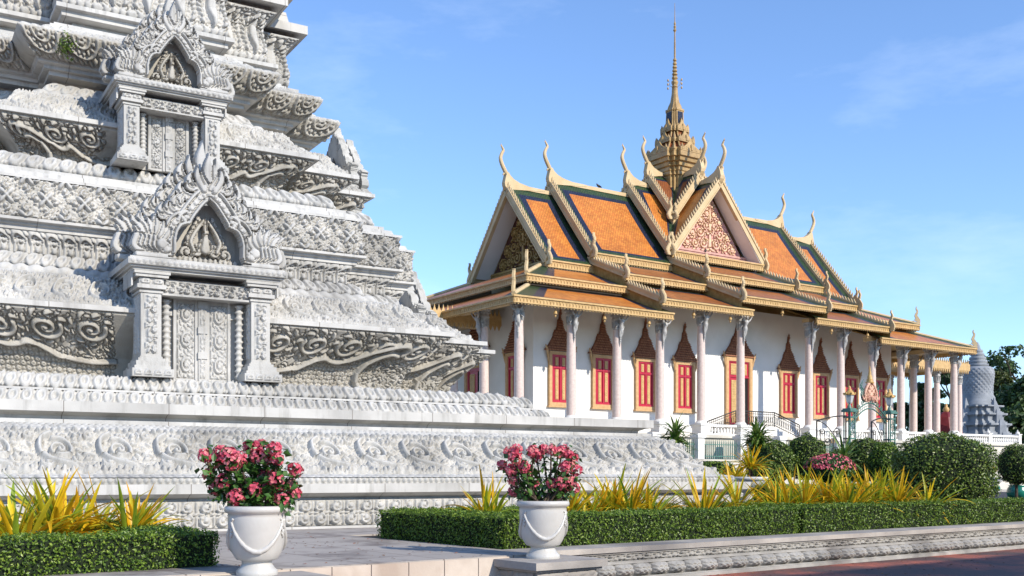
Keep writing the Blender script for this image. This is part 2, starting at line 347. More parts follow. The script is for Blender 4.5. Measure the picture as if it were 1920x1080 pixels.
def smooth_path(pts, n=40):
    p = np.array(pts, float); t = np.arange(len(p)); u = np.linspace(0, len(p) - 1, n)
    P = np.vstack([2 * p[0] - p[1], p, 2 * p[-1] - p[-2]]); out = []
    for q in u:
        i = min(int(q), len(p) - 2); f = q - i; a, b, c, d = P[i], P[i + 1], P[i + 2], P[i + 3]
        out.append(.5 * ((2 * b) + (-a + c) * f + (2 * a - 5 * b + 4 * c - d) * f * f + (-a + 3 * b - 3 * c + d) * f ** 3))
    return np.array(out)
def curl(A, x, y, Rr, turns=1.6, a0=0, d=1, r0=2.0, h=1.0, wrap=True):
    t = np.linspace(0, 1, 36); a = a0 + d * t * turns * 2 * math.pi; rr = Rr * (1 - .86 * t)
    stroke(A, np.stack([x + rr * np.cos(a), y + rr * np.sin(a)], 1), r0 * (1 - .35 * t), h * (1 - .1 * t), wrap)
    stamp(A, x, y, r0 * 1.1, h * 1.05, wrap)
def leaf(A, x, y, ang, L, w, bend=.8, h=.8, wrap=True):
    t = np.linspace(0, 1, 14); a = ang + bend * t * t * 1.6
    px = x + np.concatenate([[0], np.cumsum(np.cos(a))[:-1]]) * L / 14; py = y + np.concatenate([[0], np.cumsum(np.sin(a))[:-1]]) * L / 14
    stroke(A, np.stack([px, py], 1), np.maximum(w * np.sin(np.pi * np.clip(t * .92 + .1, 0, 1)) ** .8, .5), h * (1 - .35 * t), wrap)
def filler(A, n, size, h, rg, wrap=True, y0=0, y1=None):
    Hh, Wd = A.shape
    for _ in range(n):
        leaf(A, rg.uniform(0, Wd), rg.uniform(y0, y1 or Hh), rg.uniform(0, 6.28), size * rg.uniform(.7, 1.5), size * .22, rg.choice((-1.2, 1.2)), h * rg.uniform(.7, 1.1), wrap)
def ground(A, lvl=.5, gap=1):
    """leave only a narrow chiselled line round each motif; the field between stays nearly flush"""
    m = A > .12; d = m.copy()
    for _ in range(gap):
        e = d | np.roll(d, 1, 1) | np.roll(d, -1, 1); e[1:] |= d[:-1]; e[:-1] |= d[1:]; d = e
    A[~d] = lvl
PX = .02
def cell(w, h): return np.zeros((max(4, int(round(h / PX))), max(4, int(round(w / PX)))))
CELLS = {}
def make_cells():
    rg = random.Random(3)
    # slanting S scroll with a big spiral, curled side shoots and fringes of leaves
    CUT['w'] = 1.4
    A = cell(1.0, 1.2); Hh, Wd = A.shape
    filler(A, 120, 8, .8, rg)
    for k in range(8): leaf(A, 3 + k * 6.2, 1 + (k % 2) * 2, 1.0, 8, 2.2, .9, .9)
    for k in range(8): leaf(A, 5 + k * 6.2, 52 + (k % 2) * 2, 1.9, 7, 2.2, -.8, .85)
    curl(A, 43, 46, 6.0, 1.5, .5, -1, 1.6, .95); curl(A, 12, 11, 5.5, 1.4, 2.4, 1, 1.5, .95); curl(A, 45, 20, 5.2, 1.4, 3.4, -1, 1.5, .95); curl(A, 6, 46, 4.5, 1.3, 1.4, 1, 1.4, .9)
    for k in range(13):
        a = -.9 + k * .48; leaf(A, 27 + 13.2 * math.cos(a), 31 + 13.2 * math.sin(a), a - .7, 8, 2.0, .9, .9)
    stroke(A, smooth_path([(44, -2), (34, 6), (24, 12), (15, 19), (11, 30), (14, 42), (24, 49)], 60), np.linspace(3.0, 1.9, 60), 1.0); curl(A, 27, 31, 11.5, 1.7, 1.9, -1, 2.0, 1.0)
    stroke(A, smooth_path([(38, 4), (30, 14), (22, 18)], 20), 1.2, .9)
    ground(A, .35); CELLS['scroll'] = A; CELLS['wave'] = A
    # two rows of double spirals
    CUT['w'] = .9
    A = cell(.62, .50); Hh, Wd = A.shape
    filler(A, 16, 4, .4, rg)
    for (x, y, d) in ((8, 7, 1), (23, 7, -1), (8, 18.5, -1), (23, 18.5, 1)): curl(A, x, y, 5.6, 1.5, 1.5 if d > 0 else 1.6, d, 1.8, 1.0)
    stroke(A, [(0, 1), (0, 24)], 1.2, .7); stroke(A, [(15.5, 3), (15.5, 22)], 1.5, .8)
    for x in (3, 13, 18, 28): leaf(A, x, 12.5, 0, 5, 1.5, .5, .8)
    ground(A, .4); CELLS['spirals'] = A
    # curled leaf row
    A = cell(.27, .27); Hh, Wd = A.shape
    a = np.linspace(-.6, 2 * math.pi - 1.1, 30); stroke(A, np.stack([6.5 + 3.9 * np.cos(a - 1.2), 5.6 + 3.7 * np.sin(a - 1.2)], 1), 2.0, 1.0, cut=0)
    stamp(A, 6.5, 5.2, 1.3, .55); stroke(A, [(9.5, 9.5), (12, 12.4)], [1.6, .9], .75, cut=0); stamp(A, 1.5, 11.5, 1.5, .55); stamp(A, 0, 2, 1.4, .6)
    CELLS['leafrow'] = A
    A = cell(.12, .12); stamp(A, 3, 3, 2.3, 1.0); CELLS['bead'] = A
    A = cell(.10, .06); stamp(A, 2.5, 1.5, 1.9, 1.0); CELLS['smallbead'] = A
    # diamond lattice with rosettes
    CUT['w'] = 1.3
    A = cell(.9, .9); Hh, Wd = A.shape
    filler(A, 420, 6.5, .8, rg)
    for (cx, cy) in ((22.5, 0), (0, 22.5)):
        groove(A, cx, cy, 7)
        for k in range(5): leaf(A, cx + 2 * math.cos(k * 1.256), cy + 2 * math.sin(k * 1.256), k * 1.256, 6, 2.0, .4, .85)
    for (cx, cy) in ((0, 0), (22.5, 22.5), (45, 0), (0, 45), (45, 45)):
        for k in range(4):
            a = k * math.pi / 2; curl(A, cx + 11 * math.cos(a), cy + 11 * math.sin(a), 4.6, 1.3, a, 1 if k % 2 else -1, 1.5, .85)
        for k in range(4):
            a = math.pi / 4 + k * math.pi / 2; leaf(A, cx + 3 * math.cos(a), cy + 3 * math.sin(a), a, 9, 3.0, .3, 1.0)
        stamp(A, cx, cy, 3, 1.0)
    for s in (0, 1):
        for t in np.linspace(0, 1, 60):
            x = 45 * t; y = (x + 22.5) % 45 if s else (22.5 - x) % 45
            xi, yi = int(x) % 45, int(y) % 45; A[yi, xi] *= .15; A[yi, (xi + 1) % 45] *= .15
    ground(A, .4); CELLS['diamond'] = A
    # arched petals
    CUT['w'] = .7
    A = cell(.30, .40); Hh, Wd = A.shape
    stroke(A, smooth_path([(2, 0), (2.4, 9), (2, 14), (7.5, 18.6), (13, 14), (12.6, 9), (13, 0)], 40), 1.5, .9)
    stroke(A, smooth_path([(5.2, 6), (4.9, 12), (7.5, 15), (10.1, 12), (9.8, 6)], 20), 1.1, .75); stamp(A, 7.5, 10, 1.9, .9); stamp(A, 7.5, 3.5, 3.0, 1.0); stamp(A, 0, 17, 1.8, .8)
    CELLS['arch'] = A
    # lattice with small flowers
    A = cell(.20, .20)
    for (cx, cy) in ((0, 5), (5, 0), (10, 5), (5, 10)):
        for k in range(4):
            a = k * math.pi / 2; stamp(A, cx + 1.5 * math.cos(a), cy + 1.5 * math.sin(a), 1.5, .8)
    CELLS['lattice'] = A
    # hanging festoons with ring beads
    A = cell(.66, .55); Hh, Wd = A.shape
    filler(A, 12, 4, .45, rg)
    for q in range(7): leaf(A, 2 + q * 4.6, 2 + (q % 2) * 3, 1.5, 6, 2.4, .4, .8)
    a = np.linspace(math.pi, 2 * math.pi, 30)
    for rr, wd, hh in ((13.5, 1.5, .95), (7, 1.3, .8)): stroke(A, np.stack([16.5 + rr * np.cos(a), 25 + rr * 1.15 * np.sin(a)], 1), wd, hh)
    for q in np.linspace(math.pi * 1.1, math.pi * 1.9, 7): stamp(A, 16.5 + 10.4 * math.cos(q), 25 + 12 * math.sin(q), 1.5, .95)
    for k in range(5):
        b = k * 1.256; stamp(A, 16.5 + 2.2 * math.cos(b), 23 + 2.2 * math.sin(b), 1.7, .8); stamp(A, 2.6 * math.cos(b), 8 + 2.6 * math.sin(b), 1.9, .9)
    ground(A, .4); CELLS['festoon'] = A
    # tall lotus petals
    CUT['w'] = 1.0
    A = cell(.62, 1.2); Hh, Wd = A.shape
    filler(A, 60, 6, .55, rg)
    for s in (-1, 1):
        stroke(A, smooth_path([(15.5 + s * 4, 2), (15.5 + s * 11, 12), (15.5 + s * 12.5, 26), (15.5 + s * 8, 42), (15.5 + s * 3, 54)], 40), 2.2, .9)
        for k in range(9): leaf(A, 15.5 + s * (6 + 5 * math.sin(k * .36)), 6 + k * 4.8, math.pi / 2 - s * .9, 7, 2.0, s * 1.0, .8)
    t = np.linspace(0, 1, 24); stroke(A, np.stack([15.5 + 0 * t, 14 + 34 * t], 1), 4.6 * np.sin(np.pi * np.clip(t, .05, .95)) + .8, 1.0)
    for r_, y in ((6, 4), (5, 9)):
        for k in range(5): stamp(A, 2 + k * 7, y, 3.4, .9)
    ground(A, .4); CELLS['petal'] = A
    # vertical vine
    CUT['w'] = .5
    A = cell(.30, .36); Hh, Wd = A.shape
    for y0_, s in ((0, 1), (9, -1)):
        stroke(A, smooth_path([(7.5 - s * 4, y0_), (7.5 - s * 3, y0_ + 3), (7.5 + s * 3, y0_ + 6), (7.5 + s * 4, y0_ + 9)], 16), 1.3, .9); curl(A, 7.5 + s * 2.6, y0_ + 3.4, 3.0, 1.2, 1.6, s, 1.2, .95)
        for q in range(3): leaf(A, 7.5 - s * (1.5 + q * .8), y0_ + 4.2 + q * 1.6, 2.6 if s > 0 else .5, 5, 1.6, s * .7, .85)
    CELLS['vine'] = A
    # door roundels
    A = cell(.46, .44); Hh, Wd = A.shape
    curl(A, 11.5, 11, 7.2, 1.7, .5, 1, 1.9, 1.0)
    for k in range(10):
        a = k * .628; leaf(A, 11.5 + 9 * math.cos(a), 11 + 9 * math.sin(a), a + 1, 4, 1.5, .7, .75)
    ground(A, .4); CELLS['roundel'] = A
    CUT['w'] = 1.4
make_cells()
DENS = {'scroll': 1.0, 'leafrow': 1.5, 'wave': 1.15, 'diamond': 1.25, 'arch': 1.25, 'festoon': 1.1, 'petal': 1.1}
def tile_to(name, nr, nc, w, h, vert=1):
    """tiles a cell over nr x nc samples of a w x h metre panel, whole repeats"""
    A = CELLS[name]; cw, ch = A.shape[1] * PX, A.shape[0] * PX
    kx = max(1, round(DENS.get(name, 1) * w / (cw if vert else cw * h / ch))); ky = max(1, round(h / ch)) if vert else 1
    u = (np.arange(nc) + .5) / nc * kx; v = (np.arange(nr) + .5) / nr * ky
    fx = (u % 1) * A.shape[1] - .5; fy = (v % 1) * A.shape[0] - .5
    x0 = np.floor(fx).astype(int); y0 = np.floor(fy).astype(int); ax = fx - x0; ay = (fy - y0)[:, None]
    x1 = (x0 + 1) % A.shape[1]; x0 %= A.shape[1]; y1 = np.clip(y0 + 1, 0, A.shape[0] - 1); y0 = np.clip(y0, 0, A.shape[0] - 1)
    return (A[y0][:, x0] * (1 - ax) + A[y0][:, x1] * ax) * (1 - ay) + (A[y1][:, x0] * (1 - ax) + A[y1][:, x1] * ax) * ay
def plate(mb, A, mask, origin, ex, ez, en, pitch=PX, amp=.06, thick=.1, mi=0):
    """a carved plate: height field A over the cells of mask, with sides and a back"""
    O, ex, ez, en = [np.array(q, float) for q in (origin, ex, ez, en)]
    Hh, Wd = A.shape; Ap = np.pad(A, ((0, 1), (0, 1)), 'edge')
    xs = (np.arange(Wd + 1) - Wd / 2) * pitch; zs = np.arange(Hh + 1) * pitch
    F0 = O + xs[None, :, None] * ex + zs[:, None, None] * ez; Fr = F0 + Ap[..., None] * amp * en; Bk = F0 - thick * en
    idx = np.arange((Hh + 1) * (Wd + 1)).reshape(Hh + 1, Wd + 1); nb = idx.size
    a, b, c, d = idx[:-1, :-1], idx[:-1, 1:], idx[1:, 1:], idx[1:, :-1]
    k = mask.astype(bool); fs = [np.stack([a[k], b[k], c[k], d[k]], -1), np.stack([a[k], d[k], c[k], b[k]], -1) + nb]
    mp = np.pad(k, 1)
    for sh, (p, q) in (((0, 1), (a, d)), ((2, 1), (c, b))):       # left, right neighbours
        e = k & ~mp[1:-1, sh[0]:sh[0] + Wd]; fs.append(np.stack([p[e], q[e], q[e] + nb, p[e] + nb], -1))
    for sh, (p, q) in ((0, (b, a)), (2, (d, c))):
        e = k & ~mp[sh:sh + Hh, 1:-1]; fs.append(np.stack([p[e], q[e], q[e] + nb, p[e] + nb], -1))
    V = np.vstack([Fr.reshape(-1, 3), Bk.reshape(-1, 3)]); F = np.vstack(fs)
    used = np.zeros(len(V), bool); used[F.ravel()] = True; rem = np.cumsum(used) - 1
    mb.add(V[used], rem[F], mi)
def flame(A, x, y, ang, L, w, bend, h=1.0):
    """a carved flame tongue with a curl at its root"""
    t = np.linspace(0, 1, 24); a = ang + bend * np.sin(t * 5.2) * .75
    px = x + np.cumsum(np.cos(a)) * L / 24; py = y + np.cumsum(np.sin(a)) * L / 24
    stroke(A, np.stack([px, py], 1), np.maximum(w * (1 - t) ** .7 * (.75 + .5 * np.sin(t * 3)), .8), h * (1 - .25 * t), False)
    s = 1 if bend > 0 else -1
    stroke(A, np.stack([px[:16] + s * w * .9 * np.sin(ang), py[:16] - s * w * .9 * np.cos(ang)], 1), np.maximum(w * .45 * (1 - t[:16]), .8), h * .7, False)
    stamp(A, x + w * .5 * math.cos(ang), y + w * .5 * math.sin(ang), w * .75, h, False)

# ------------------------------------------------------------ the stone stupa
ST = empty('stone_stupa', (*(SB + HB * S2), 0), SANG, 'huge pale stone stupa covered in carved scrolls with false doors and flame pediments', 'stupa')
PITCH = .018
def plan_corners(H, a, b):
    q = [(H - a, -H), (H - a, -(H - b)), (H - b, -(H - b)), (H - b, -(H - a)), (H, -(H - a))] if a > 0 else [(H, -H)]
    out = []
    for k in range(4):
        c, s = (1, 0, -1, 0)[k], (0, 1, 0, -1)[k]
        out += [(x * c - y * s, x * s + y * c) for x, y in q]
    return np.array(out)
def band(name, prof, a, b, cellname=None, amp=.05, m='marble', xl=-9.4, hm=None, parent=ST, vert=1):
    """one course of the stupa: a profile [(half width, height)...] carried round the redented plan, carved on the faces towards the garden"""
    mb = MB(); prof = np.array(prof, float)
    L = np.concatenate([[0], np.cumsum(np.hypot(*np.diff(prof, axis=0).T))])
    C = np.array([np.column_stack([plan_corners(h, a, b), np.full(20 if a > 0 else 4, z)]) for h, z in prof])
    nc = C.shape[1]; carve = cellname is not None or hm is not None
    fr = set()
    if carve: fr = {3} if a <= 0 else {19, 1, 3, 17, 15}
    for k in range(nc):
        if k in fr: continue
        i, j = k, (k + 1) % nc
        mb.grid(np.stack([C[:, i], C[:, j]], 1))
    if carve:
        nr = max(3, int(L[-1] / PITCH) + 1); s = np.linspace(0, L[-1], nr); Hs = np.interp(s, L, prof[:, 0]); Zs = np.interp(s, L, prof[:, 1])
        dH = np.gradient(Hs); dZ = np.gradient(Zs); ln = np.hypot(dH, dZ) + 1e-9; ny = -dZ / ln; nz = -dH / ln   # outward: -y, up when stepping in
        segs = [(lambda h: -(h - a), lambda h: h - a, lambda h: h, 0)]
        if a > 0:
            segs += [(lambda h: h - a, lambda h: h - b, lambda h: h - b, 1), (lambda h: h - b, lambda h: h, lambda h: h - a, 2),
                     (lambda h: -(h - b), lambda h: -(h - a), lambda h: h - b, -1), (lambda h: -h, lambda h: -(h - b), lambda h: h - a, -2)]
        else: segs = [(lambda h: -h, lambda h: h, lambda h: h, 0)]
        for f0, f1, fy, kind in segs:
            x0 = f0(Hs); x1 = f1(Hs); y = -fy(Hs)
            if kind == 0 and x0.min() < xl:
                mb.grid(np.stack([np.stack([f0(prof[:, 0]), -fy(prof[:, 0]), prof[:, 1]], -1), np.stack([np.full(len(prof), xl), -fy(prof[:, 0]), prof[:, 1]], -1)], 1)); x0 = np.full(nr, xl)
            w = float((x1 - x0).mean()); ncol = max(4, int(w / PITCH) + 1); t = np.linspace(0, 1, ncol)
            h = hm(nr, ncol, kind, x0, x1) if hm is not None else tile_to(cellname, nr, ncol, w, L[-1], vert)
            h = h.copy(); h[:, :1] = 0; h[:, -1:] = 0; h[0] = 0; h[-1] = 0
            X = x0[:, None] + (x1 - x0)[:, None] * t; Y = y[:, None] + amp * h * ny[:, None]; Z = Zs[:, None] + amp * h * nz[:, None]
            mb.grid(np.stack([X, Y, Z], -1))
    return mb.build(name, M[m], parent, smooth=carve)
def bz(p0, p1, p2, n=9):
    t = np.linspace(0, 1, n)[:, None]; p0, p1, p2 = map(np.array, (p0, p1, p2)); return [tuple(q) for q in (1 - t) ** 2 * p0 + 2 * t * (1 - t) * p1 + t * t * p2]
Z0 = ZG - .02
def ogee(H0, z0, H1, z1): return [(H0 + (H1 - H0) * u, z0 + (z1 - z0) * v) for u, v in ((.12, .06), (.22, .135), (.31, .23), (.40, .34), (.51, .58), (.61, .73), (.70, .85))]
def flare(H0, z0, H1, z1, a): return [(H0 + (H1 - H0) * u, z0 + (z1 - z0) * v) for u, v in (((0, 0), (.05, .012), (.12, .06)) if a == 0 else ((.70, .85), (.77, .905), (.85, .945), (1, 1)))]
band('plinth_foot', [(12.25, Z0 - .3), (12.25, Z0 + .06), (12.12, Z0 + .06)], 0, 0, m='marble_plain')
band('spiral_frieze', [(12.1, Z0 + .06), (12.1, 1.02)], 0, 0, 'spirals', .12)
band('plinth_slab', [(12.02, 1.02), (12.02, 1.06), (12.12, 1.10), (12.20, 1.14), (12.30, 1.16), (12.30, 1.33), (12.02, 1.33)], 0, 0, m='marble_plain')
band('bead_moulding', [(12.02, 1.33), (12.02, 1.45)], 0, 0, 'bead', .05)
T1 = (11.95, 1.455, 10.50, 2.44)
band('frieze_foot', [(12.06, 1.452)] + flare(*T1, 0), 0, 0, 'leafrow', .03)
band('sloping_frieze', ogee(*T1), 0, 0, 'scroll', .17, vert=0)
band('frieze_shoulder', flare(*T1, 1), 0, 0, 'bead', .03)
band('ledge_slab', [(10.62, 2.42), (10.62, 2.50), (10.38, 2.50), (10.40, 2.57), (10.52, 2.62), (10.66, 2.64), (10.66, 2.83), (9.4, 2.83)], 0, 0, m='marble_plain')
A1, B1 = 1.80, .70
band('lower_leaf_row', [(9.52, 2.83), (9.55, 2.88), (9.50, 2.98), (9.40, 3.08), (9.36, 3.11)], A1, B1, 'leafrow', .09, vert=0)
band('leaf_row_slab', [(9.36, 3.11), (9.44, 3.11), (9.44, 3.15), (9.2, 3.15)], A1 + .1, B1, m='marble_plain')
band('upper_leaf_row', [(9.28, 3.15), (9.32, 3.20), (9.26, 3.30), (9.15, 3.40), (9.1, 3.43)], A1 + .2, B1 + .1, 'leafrow', .09, vert=0)
AA, BB = 2.6, 1.1
band('leaf_row_top', [(9.1, 3.43), (7.6, 3.45)], A1 + .2, B1 + .1, m='marble_plain')
# the boat shaped body with its wavy rim: lattice below, spiral scrolls above
RIM = [(0, .26), (.13, .25), (.26, .31), (.33, .42), (.40, .52), (.45, .47), (.51, .46), (.58, .55), (.67, .70), (.76, .82), (.82, .81), (.84, .70), (.81, .62), (.78, .66)]
VOL = [(.81, .64), (.76, .66), (.70, .56), (.665, .38), (.67, .2), (.71, .07), (.77, .03)]
def body_hm(porch):
    def f(nr, nc, kind, x0, x1):
        rg = random.Random(11 + kind); A = np.zeros((nr, nc)); W_ = float((x1 - x0).mean())
        lat = tile_to('lattice', nr, nc, W_, nr * PITCH)
        spans = []
        if kind == 0:
            c0 = int(nc * (porch - x0.mean()) / W_); spans = [(c0, nc - 1, 1)]; cl = int(nc * (-porch - x0.mean()) / W_); wl = nc - 1 - c0; spans.append((cl, cl - wl, -1))
        elif kind > 0: spans = [(int(-nc * .35), nc - 1, 1)]
        else: spans = [(int(nc * 1.35), 0, -1)]
        top = np.zeros(nc); vz = np.zeros((nr, nc), bool)
        for xa, xb, s in spans:
            rim = RIM if kind == 0 else [(.3, .38), (.45, .5), (.58, .62), (.68, .76), (.76, .84), (.82, .81), (.84, .70), (.80, .63)]
            P = smooth_path([(xa + (xb - xa) * u, v * nr) for u, v in rim], 120)
            B = np.zeros((nr, nc)); 
            filler(B, int(W_ * nr * 1.6), 7.5, .65, rg, False)
            # scroll zone above the rim
            sz = nr * .17; nsp = max(1, int(abs(xb - xa) / (sz * 2.6)))
            for q in range(nsp):
                cx = xa + (xb - xa) * (q + .5) / nsp; cy = nr * .73
                curl(B, cx, cy, sz, 1.7, 2.8 if s > 0 else .3, s, 2.4, .95, False)
                for k in range(9):
                    a_ = k * .7; leaf(B, cx + sz * 1.2 * math.cos(a_), cy + sz * 1.2 * math.sin(a_), a_ + .9 * s, sz * .6, 2.2, s * .8, .85, False)
            xs = np.arange(nc); o = np.argsort(P[:, 0])
            edge = np.interp(xs, P[o, 0], np.maximum.accumulate(P[o, 1]) if False else P[o, 1])
            lo, hi = min(xa, xb), max(xa, xb)
            sel = (xs >= lo) & (xs <= hi)
            below = (np.arange(nr)[:, None] < edge[None]) & sel[None]
            endz = (xs > xa + (xb - xa) * .73) if s > 0 else (xs < xa + (xb - xa) * .73)
            latz = below & ~endz[None]
            B[latz] = lat[latz] * .62
            A = np.where(sel[None], np.maximum(B, 0), A)
            R_ = np.zeros((nr, nc)); stroke(R_, P, 2.6, 1.25, False)
            stroke(R_, smooth_path([(xa + (xb - xa) * u, v * nr) for u, v in VOL], 60), np.linspace(2.4, 4.2, 60), 1.3, False)
            A = np.maximum(A, R_)
        g_ = A > .12; d_ = g_.copy(); d_[1:] |= g_[:-1]; d_[:-1] |= g_[1:]; d_[:, 1:] |= g_[:, :-1]; d_[:, :-1] |= g_[:, 1:]; A[~d_] = .35
        return A
    return f
band('carved_body', [(7.75, 3.45), (7.80, 3.7), (7.90, 3.95), (8.08, 4.2), (8.32, 4.45), (8.56, 4.66), (8.70, 4.78)], AA, BB, amp=.16, m='marble_old', hm=body_hm(1.45), xl=-8.6)
band('body_edge', [(8.70, 4.78), (8.78, 4.78), (8.78, 4.88), (8.7, 4.88)], AA, BB, m='marble_plain')
T2 = (8.68, 4.88, 7.40, 5.66)
band('second_frieze_foot', flare(*T2, 0), AA, BB, m='marble')
band('second_sloping_frieze', ogee(*T2), AA, BB, 'wave', .13, vert=0)
band('second_frieze_shoulder', flare(*T2, 1), AA, BB, 'bead', .03)
band('second_bead_moulding', [(7.42, 5.64), (7.38, 5.66), (7.36, 5.72), (7.30, 5.80), (7.22, 5.82)], AA, BB, 'bead', .045, vert=0)
band('second_leaf_row', [(7.12, 5.82), (7.14, 5.87), (7.08, 5.96), (6.98, 6.05), (6.86, 6.10)], AA, BB, 'leafrow', .09, vert=0)
band('arch_row', [(6.80, 6.12), (6.80, 6.34), (6.84, 6.48), (6.96, 6.60)], AA, BB, 'arch', .12, vert=0)
band('second_ledge', [(6.85, 6.10), (6.35, 6.12)], AA, BB, m='marble_plain')
band('second_cornice', [(6.90, 6.60), (7.0, 6.60), (7.0, 6.68), (7.06, 6.70), (7.06, 6.74), (7.18, 6.76), (7.18, 6.82), (7.10, 6.82)], AA, BB, m='marble_plain')
band('diamond_frieze', [(7.10, 6.82), (7.10, 7.64)], AA, BB, 'diamond', .15)
band('frieze_coping', [(7.16, 7.64), (7.16, 7.70), (7.0, 7.72), (6.95, 7.84), (6.8, 7.86), (6.8, 7.95), (6.65, 7.98)], AA, BB, m='marble_plain')
band('third_leaf_row', [(6.6, 7.98), (6.62, 8.04), (6.54, 8.16), (6.42, 8.26), (6.3, 8.3)], AA, BB, 'leafrow', .09, vert=0)
band('third_ledge', [(6.3, 8.3), (5.4, 8.3)], AA, BB, m='marble_plain')
band('carved_upper_body', [(5.50, 8.3), (5.52, 8.5), (5.62, 8.72), (5.80, 8.93), (6.05, 9.12), (6.22, 9.24)], AA, BB, amp=.16, m='marble_old', hm=body_hm(1.15))
band('upper_body_edge', [(6.22, 9.24), (6.32, 9.24), (6.32, 9.34), (6.24, 9.34)], AA, BB, m='marble_plain')
T3 = (6.24, 9.34, 5.30, 10.04)
band('third_frieze_foot', flare(*T3, 0), AA, BB, m='marble')
band('third_sloping_frieze', ogee(*T3), AA, BB, 'wave', .11, vert=0)
band('third_frieze_shoulder', flare(*T3, 1), AA, BB, m='marble')
band('third_bead_moulding', [(5.32, 10.02), (5.28, 10.06), (5.22, 10.14), (5.1, 10.14)], AA, BB, 'bead', .04, vert=0)
band('fourth_leaf_row', [(5.05, 10.14), (5.06, 10.2), (4.98, 10.32), (4.85, 10.44), (4.75, 10.46)], AA, BB, 'leafrow', .06, vert=0)
band('neck_wall', [(4.75, 10.46), (4.45, 10.46), (4.45, 10.68)], AA - .3, BB, m='marble')
band('stepped_cornice', [(4.45, 10.66), (4.86, 10.66), (4.86, 10.76), (4.98, 10.76), (4.98, 10.84), (5.12, 10.86), (5.12, 10.94), (5.16, 10.98)], AA, BB, m='marble_plain')
band('festoon_moulding', [(5.10, 10.98), (5.28, 11.02), (5.44, 11.14), (5.54, 11.28), (5.60, 11.42)], AA, BB, 'festoon', .14, m='marble_old', vert=0)
band('festoon_shoulder', [(5.60, 11.42)] + bz((5.58, 11.44), (5.2, 11.5), (4.9, 11.78), 7), AA, BB, 'leafrow', .04)
band('shoulder_mouldings', [(4.9, 11.78), (4.84, 11.8), (4.84, 11.86), (4.74, 11.88), (4.74, 11.94), (4.4, 11.96), (4.25, 12.2)], AA, BB, m='marble_plain')
band('upper_stepped_cornice', [(4.25, 12.2), (4.55, 12.22), (4.55, 12.34), (4.68, 12.36), (4.68, 12.46), (4.5, 12.48)], AA, BB, m='marble_plain')
band('lotus_petals', [(4.22, 12.46), (4.40, 12.6), (4.46, 12.85), (4.38, 13.15), (4.36, 13.45), (4.48, 13.7), (4.66, 13.85)], AA - .15, BB, 'petal', .18, vert=0)
band('crowning_slab', [(4.3, 13.85), (4.40, 13.9), (4.40, 14.0), (4.88, 14.0), (4.88, 14.24), (4.5, 14.26), (4.4, 14.7), (4.1, 14.72)], AA, BB, m='marble_plain')
cr = MB(); cr.box(-4.3, 4.3, -4.3, 4.3, 14.7, 15.0)
cr.lathe([(3.9, 15), (3.7, 15.6), (3.2, 16.0), (3.3, 16.4), (3.0, 18.0), (2.5, 19.2), (1.6, 20), (1.2, 20.3), (1.3, 20.8), (1.0, 21), (1.05, 21.6), (.8, 21.8), (.85, 22.4), (.55, 22.7), (.5, 24), (.15, 28), (.02, 30)], seg=40)
cr.build('bell_and_spire', M['marble'], ST, smooth=True)

